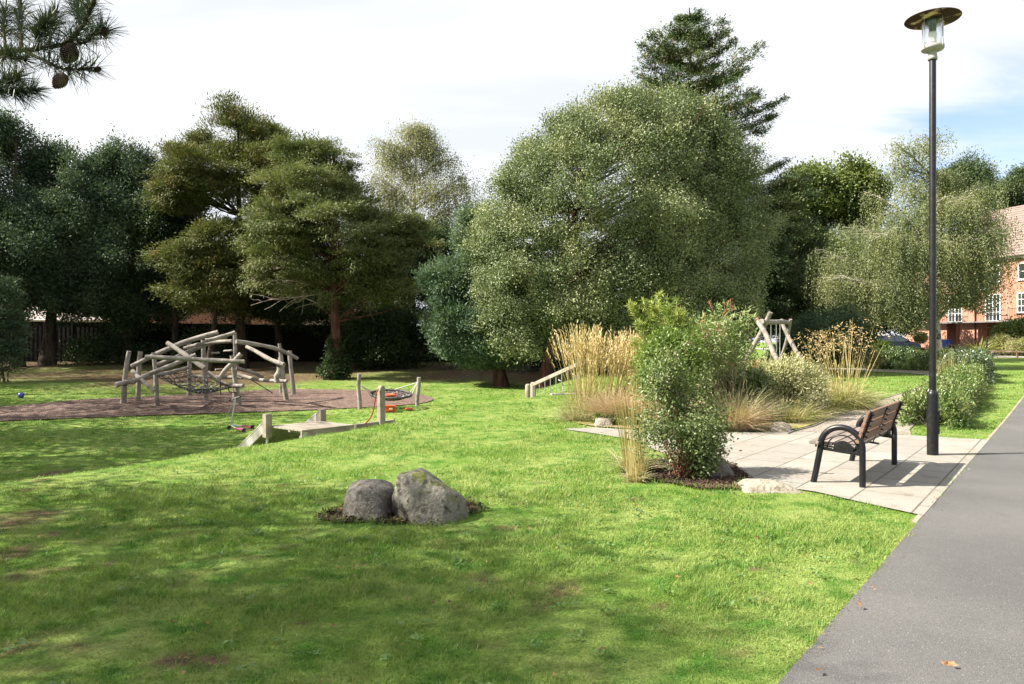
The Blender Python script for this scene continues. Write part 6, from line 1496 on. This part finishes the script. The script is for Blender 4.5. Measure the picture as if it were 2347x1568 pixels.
def hp(s_, out, z=0.0):
    q_ = HA + hdir * s_ + np.array([hdir[1], -hdir[0], 0]) * out; return np.array([q_[0], q_[1], float(H(q_[0], q_[1])) + .03 + z])
M_bluebin = mat("blue_bin_plastic", (0.025, 0.10, 0.42), [((0.02, 0.08, 0.34), 3, .4, .6)], .45, .4)
M_darkbin = mat("dark_bin_plastic", (0.03, 0.035, 0.06), [((0.05, 0.055, 0.08), 3, .4, .6)], .5, .4)
def bin_(label, q_, rz, front):
    root = thing("wheelie_bin", label, "bin", q_, rz, "wheelie bins by the brick house")
    mb = MB(); vs = []
    for (w, d, z) in [(.22, .24, .08), (.29, .35, .93)]: vs += [(-w, -d, z), (w, -d, z), (w, d, z), (-w, d, z)]
    mb._add(vs, [(3, 2, 1, 0), (4, 5, 6, 7)] + [(i, (i + 1) % 4, 4 + (i + 1) % 4, 4 + i) for i in range(4)], False); lobj(root, "body", mb, M_bluebin, .015)
    mb = MB(); mb.prism([(-.40, .93), (.38, .93), (.38, .97), (.2, 1.02), (-.36, 1.0), (-.40, .97)], (-.31, 0, 0), (.31, 0, 0), (0, 1, 0), (0, 0, 1)); lobj(root, "lid", mb, M_bluebin, .01)
    if front:
        mb = MB(); mb.prism([(-.235, .15), (.235, .15), (.275, .88), (-.275, .88)], (0, -.262, 0), (0, -.300, 0), (1, 0, 0), (0, 0, 1)); f_ = lobj(root, "front_panel", mb, M_darkbin)
        mb = MB(); mb.tube([(0, -.352 + 0.0, .66), (.05, -.352, .63), (.06, -.352, .57), (0, -.352, .52), (-.06, -.352, .57), (-.05, -.352, .63)], .012, 5, closed=True); lobj(f_, "emblem", mb, M_frame)
    for sx in (-.23, .23): mb = MB(); mb.cyl((sx - .03, .27, .10), (sx + .03, .27, .10), .10, .10, 14); lobj(root, "wheel", mb, M_black)
    mb = MB(); mb.cyl((-.25, .38, .93), (.25, .38, .93), .02, .02, 8); lobj(root, "handle", mb, M_bluebin)
bin_("blue wheelie bin with a dark front panel, in front of the brick pillar", hp(4.4, 1.2), math.radians(15), True)
bin_("blue wheelie bin in shadow beside the parked car", hp(-2.6, 1.6), math.radians(-30), False)

# parked car behind the hedge
M_carp = mat("dark_blue_car_paint", (0.02, 0.035, 0.075), [((0.03, 0.05, 0.10), 2, .4, .6)], .25, .6, .2)
M_carg = mat("car_glass", (0.05, 0.075, 0.095), [((0.09, 0.13, 0.16), 1.2, .4, .6)], .06, .8)
car = thing("parked_car", "dark blue parked car with a sky reflecting windscreen, behind the lime clipped bush", "car", GY(2040, 58, .03), math.radians(8))
side = [(-2.0, .32), (-2.05, .62), (-1.95, .92), (-1.62, 1.0), (-.98, 1.42), (.35, 1.46), (1.12, 1.02), (1.85, .88), (2.06, .66), (2.06, .32)]
mb = MB(); W_ = .86
rows_ = [(-W_, .0), (-W_ * .96, .0)]
for s_ in (-1, 1): pass
vs = []; nS = len(side)
for y, k in ((-W_, 1.0), (W_, 1.0)):
    for x, z in side: vs.append((x, y * (1 - max(0, z - .95) * .42), z))
mb._add(vs, [tuple(range(nS))[::-1], tuple(range(nS, 2 * nS))] + [(i, (i + 1) % nS, nS + (i + 1) % nS, nS + i) for i in range(nS)][::1], False)
lobj(car, "body", mb, M_carp, .05)
def gpoly(pts, name):
    mb = MB(); mb._add(pts + [tuple(np.array(p) * [1, .985, 1] + [0, 0, -.01]) for p in pts], [tuple(range(len(pts)))] + [tuple(range(len(pts), 2 * len(pts)))[::-1]] + [(i, (i + 1) % len(pts), len(pts) + (i + 1) % len(pts), len(pts) + i) for i in range(len(pts))], False); return lobj(car, name, mb, M_carg)
def yy(z, s_, o=.012): return s_ * (W_ * (1 - max(0, z - .95) * .42) + o)
for s_ in (-1, 1):
    gpoly([(-1.45, yy(1.02, s_), 1.02), (-.2, yy(1.0, s_), 1.0), (-.2, yy(1.4, s_), 1.40), (-.93, yy(1.37, s_), 1.37)], "side_window")
    gpoly([(-.12, yy(1.0, s_), 1.0), (1.0, yy(1.0, s_), 1.0), (.34, yy(1.40, s_), 1.40), (-.12, yy(1.4, s_), 1.40)], "side_window")
    mb = MB(); mb.box((.9, s_ * (W_ + .1), 1.0), (.14, .2, .12)); lobj(car, "mirror", mb, M_carp, .03)
    mb = MB(); mb.box((2.03, s_ * .62, .70), (.1, .3, .13)); lobj(car, "headlight", mb, M_frame, .02)
    for x in (-1.28, 1.3):
        mb = MB(); mb.lathe([(.12, -.1), (.30, -.1), (.32, -.07), (.32, .07), (.30, .1), (.12, .1)], n=24); w_ = lobj(car, "wheel", mb, M_black); w_.location = (x, s_ * .78, .32); w_.rotation_euler = (math.radians(90), 0, 0)
        mb = MB(); mb.lathe([(0, -.102), (.19, -.102), (.19, .102), (0, .102)], n=18); lobj(w_, "rim", mb, M_steel)
gpoly([(.40, -.66, 1.445), (.40, .66, 1.445), (1.12, .80, 1.045), (1.12, -.80, 1.045)], "windscreen")
gpoly([(-1.02, .66, 1.41), (-1.02, -.66, 1.41), (-1.6, -.80, 1.03), (-1.6, .80, 1.03)], "rear_window")

# knee rail in front of the road
kr = thing("knee_rail", "low dark brown timber knee rail along the edge of the road", "rail fence", (34.7, 48.5, float(H(34.7, 48.5))))
M_rail = mat("brown_rail", (0.10, 0.058, 0.04), [((0.2, 0.15, 0.12), 2, .5, .7)], .85, .2)
ka, kb = np.array([38.5, 45.2]), np.array([29.0, 62.0]); nK = 11
for i in range(nK + 1):
    q_ = ka + (kb - ka) * i / nK; g_ = float(H(*q_)); mb = MB(); mb.box((q_[0], q_[1], g_ + .14), (.12, .12, .48)); part(kr, "post", mb, M_rail, .01)
    if i < nK:
        q2 = ka + (kb - ka) * (i + 1) / nK; g2 = float(H(*q2)); mb = MB(); mb.beam((q_[0], q_[1], g_ + .43), (q2[0], q2[1], g2 + .43), .11, .10); part(kr, "rail", mb, M_rail, .008)
q_ = GY(2262, 53); mb = MB(); mb.cyl(q_ - [0, 0, .1], q_ + [0, 0, 1.15], .045, .045, 8); mb.cyl(q_ + [0, 0, 1.15], q_ + [0, 0, 1.28], .07, .05, 8)
solo("garden_post", mb, M_black, "slim dark post standing in the spiky flax", "post", q_)

# give every flat name its final form: repeats take Blender's own suffix
for o in scene.objects:
    if o.type == 'MESH' and o.data.name != o.name: o.data.name = o.name
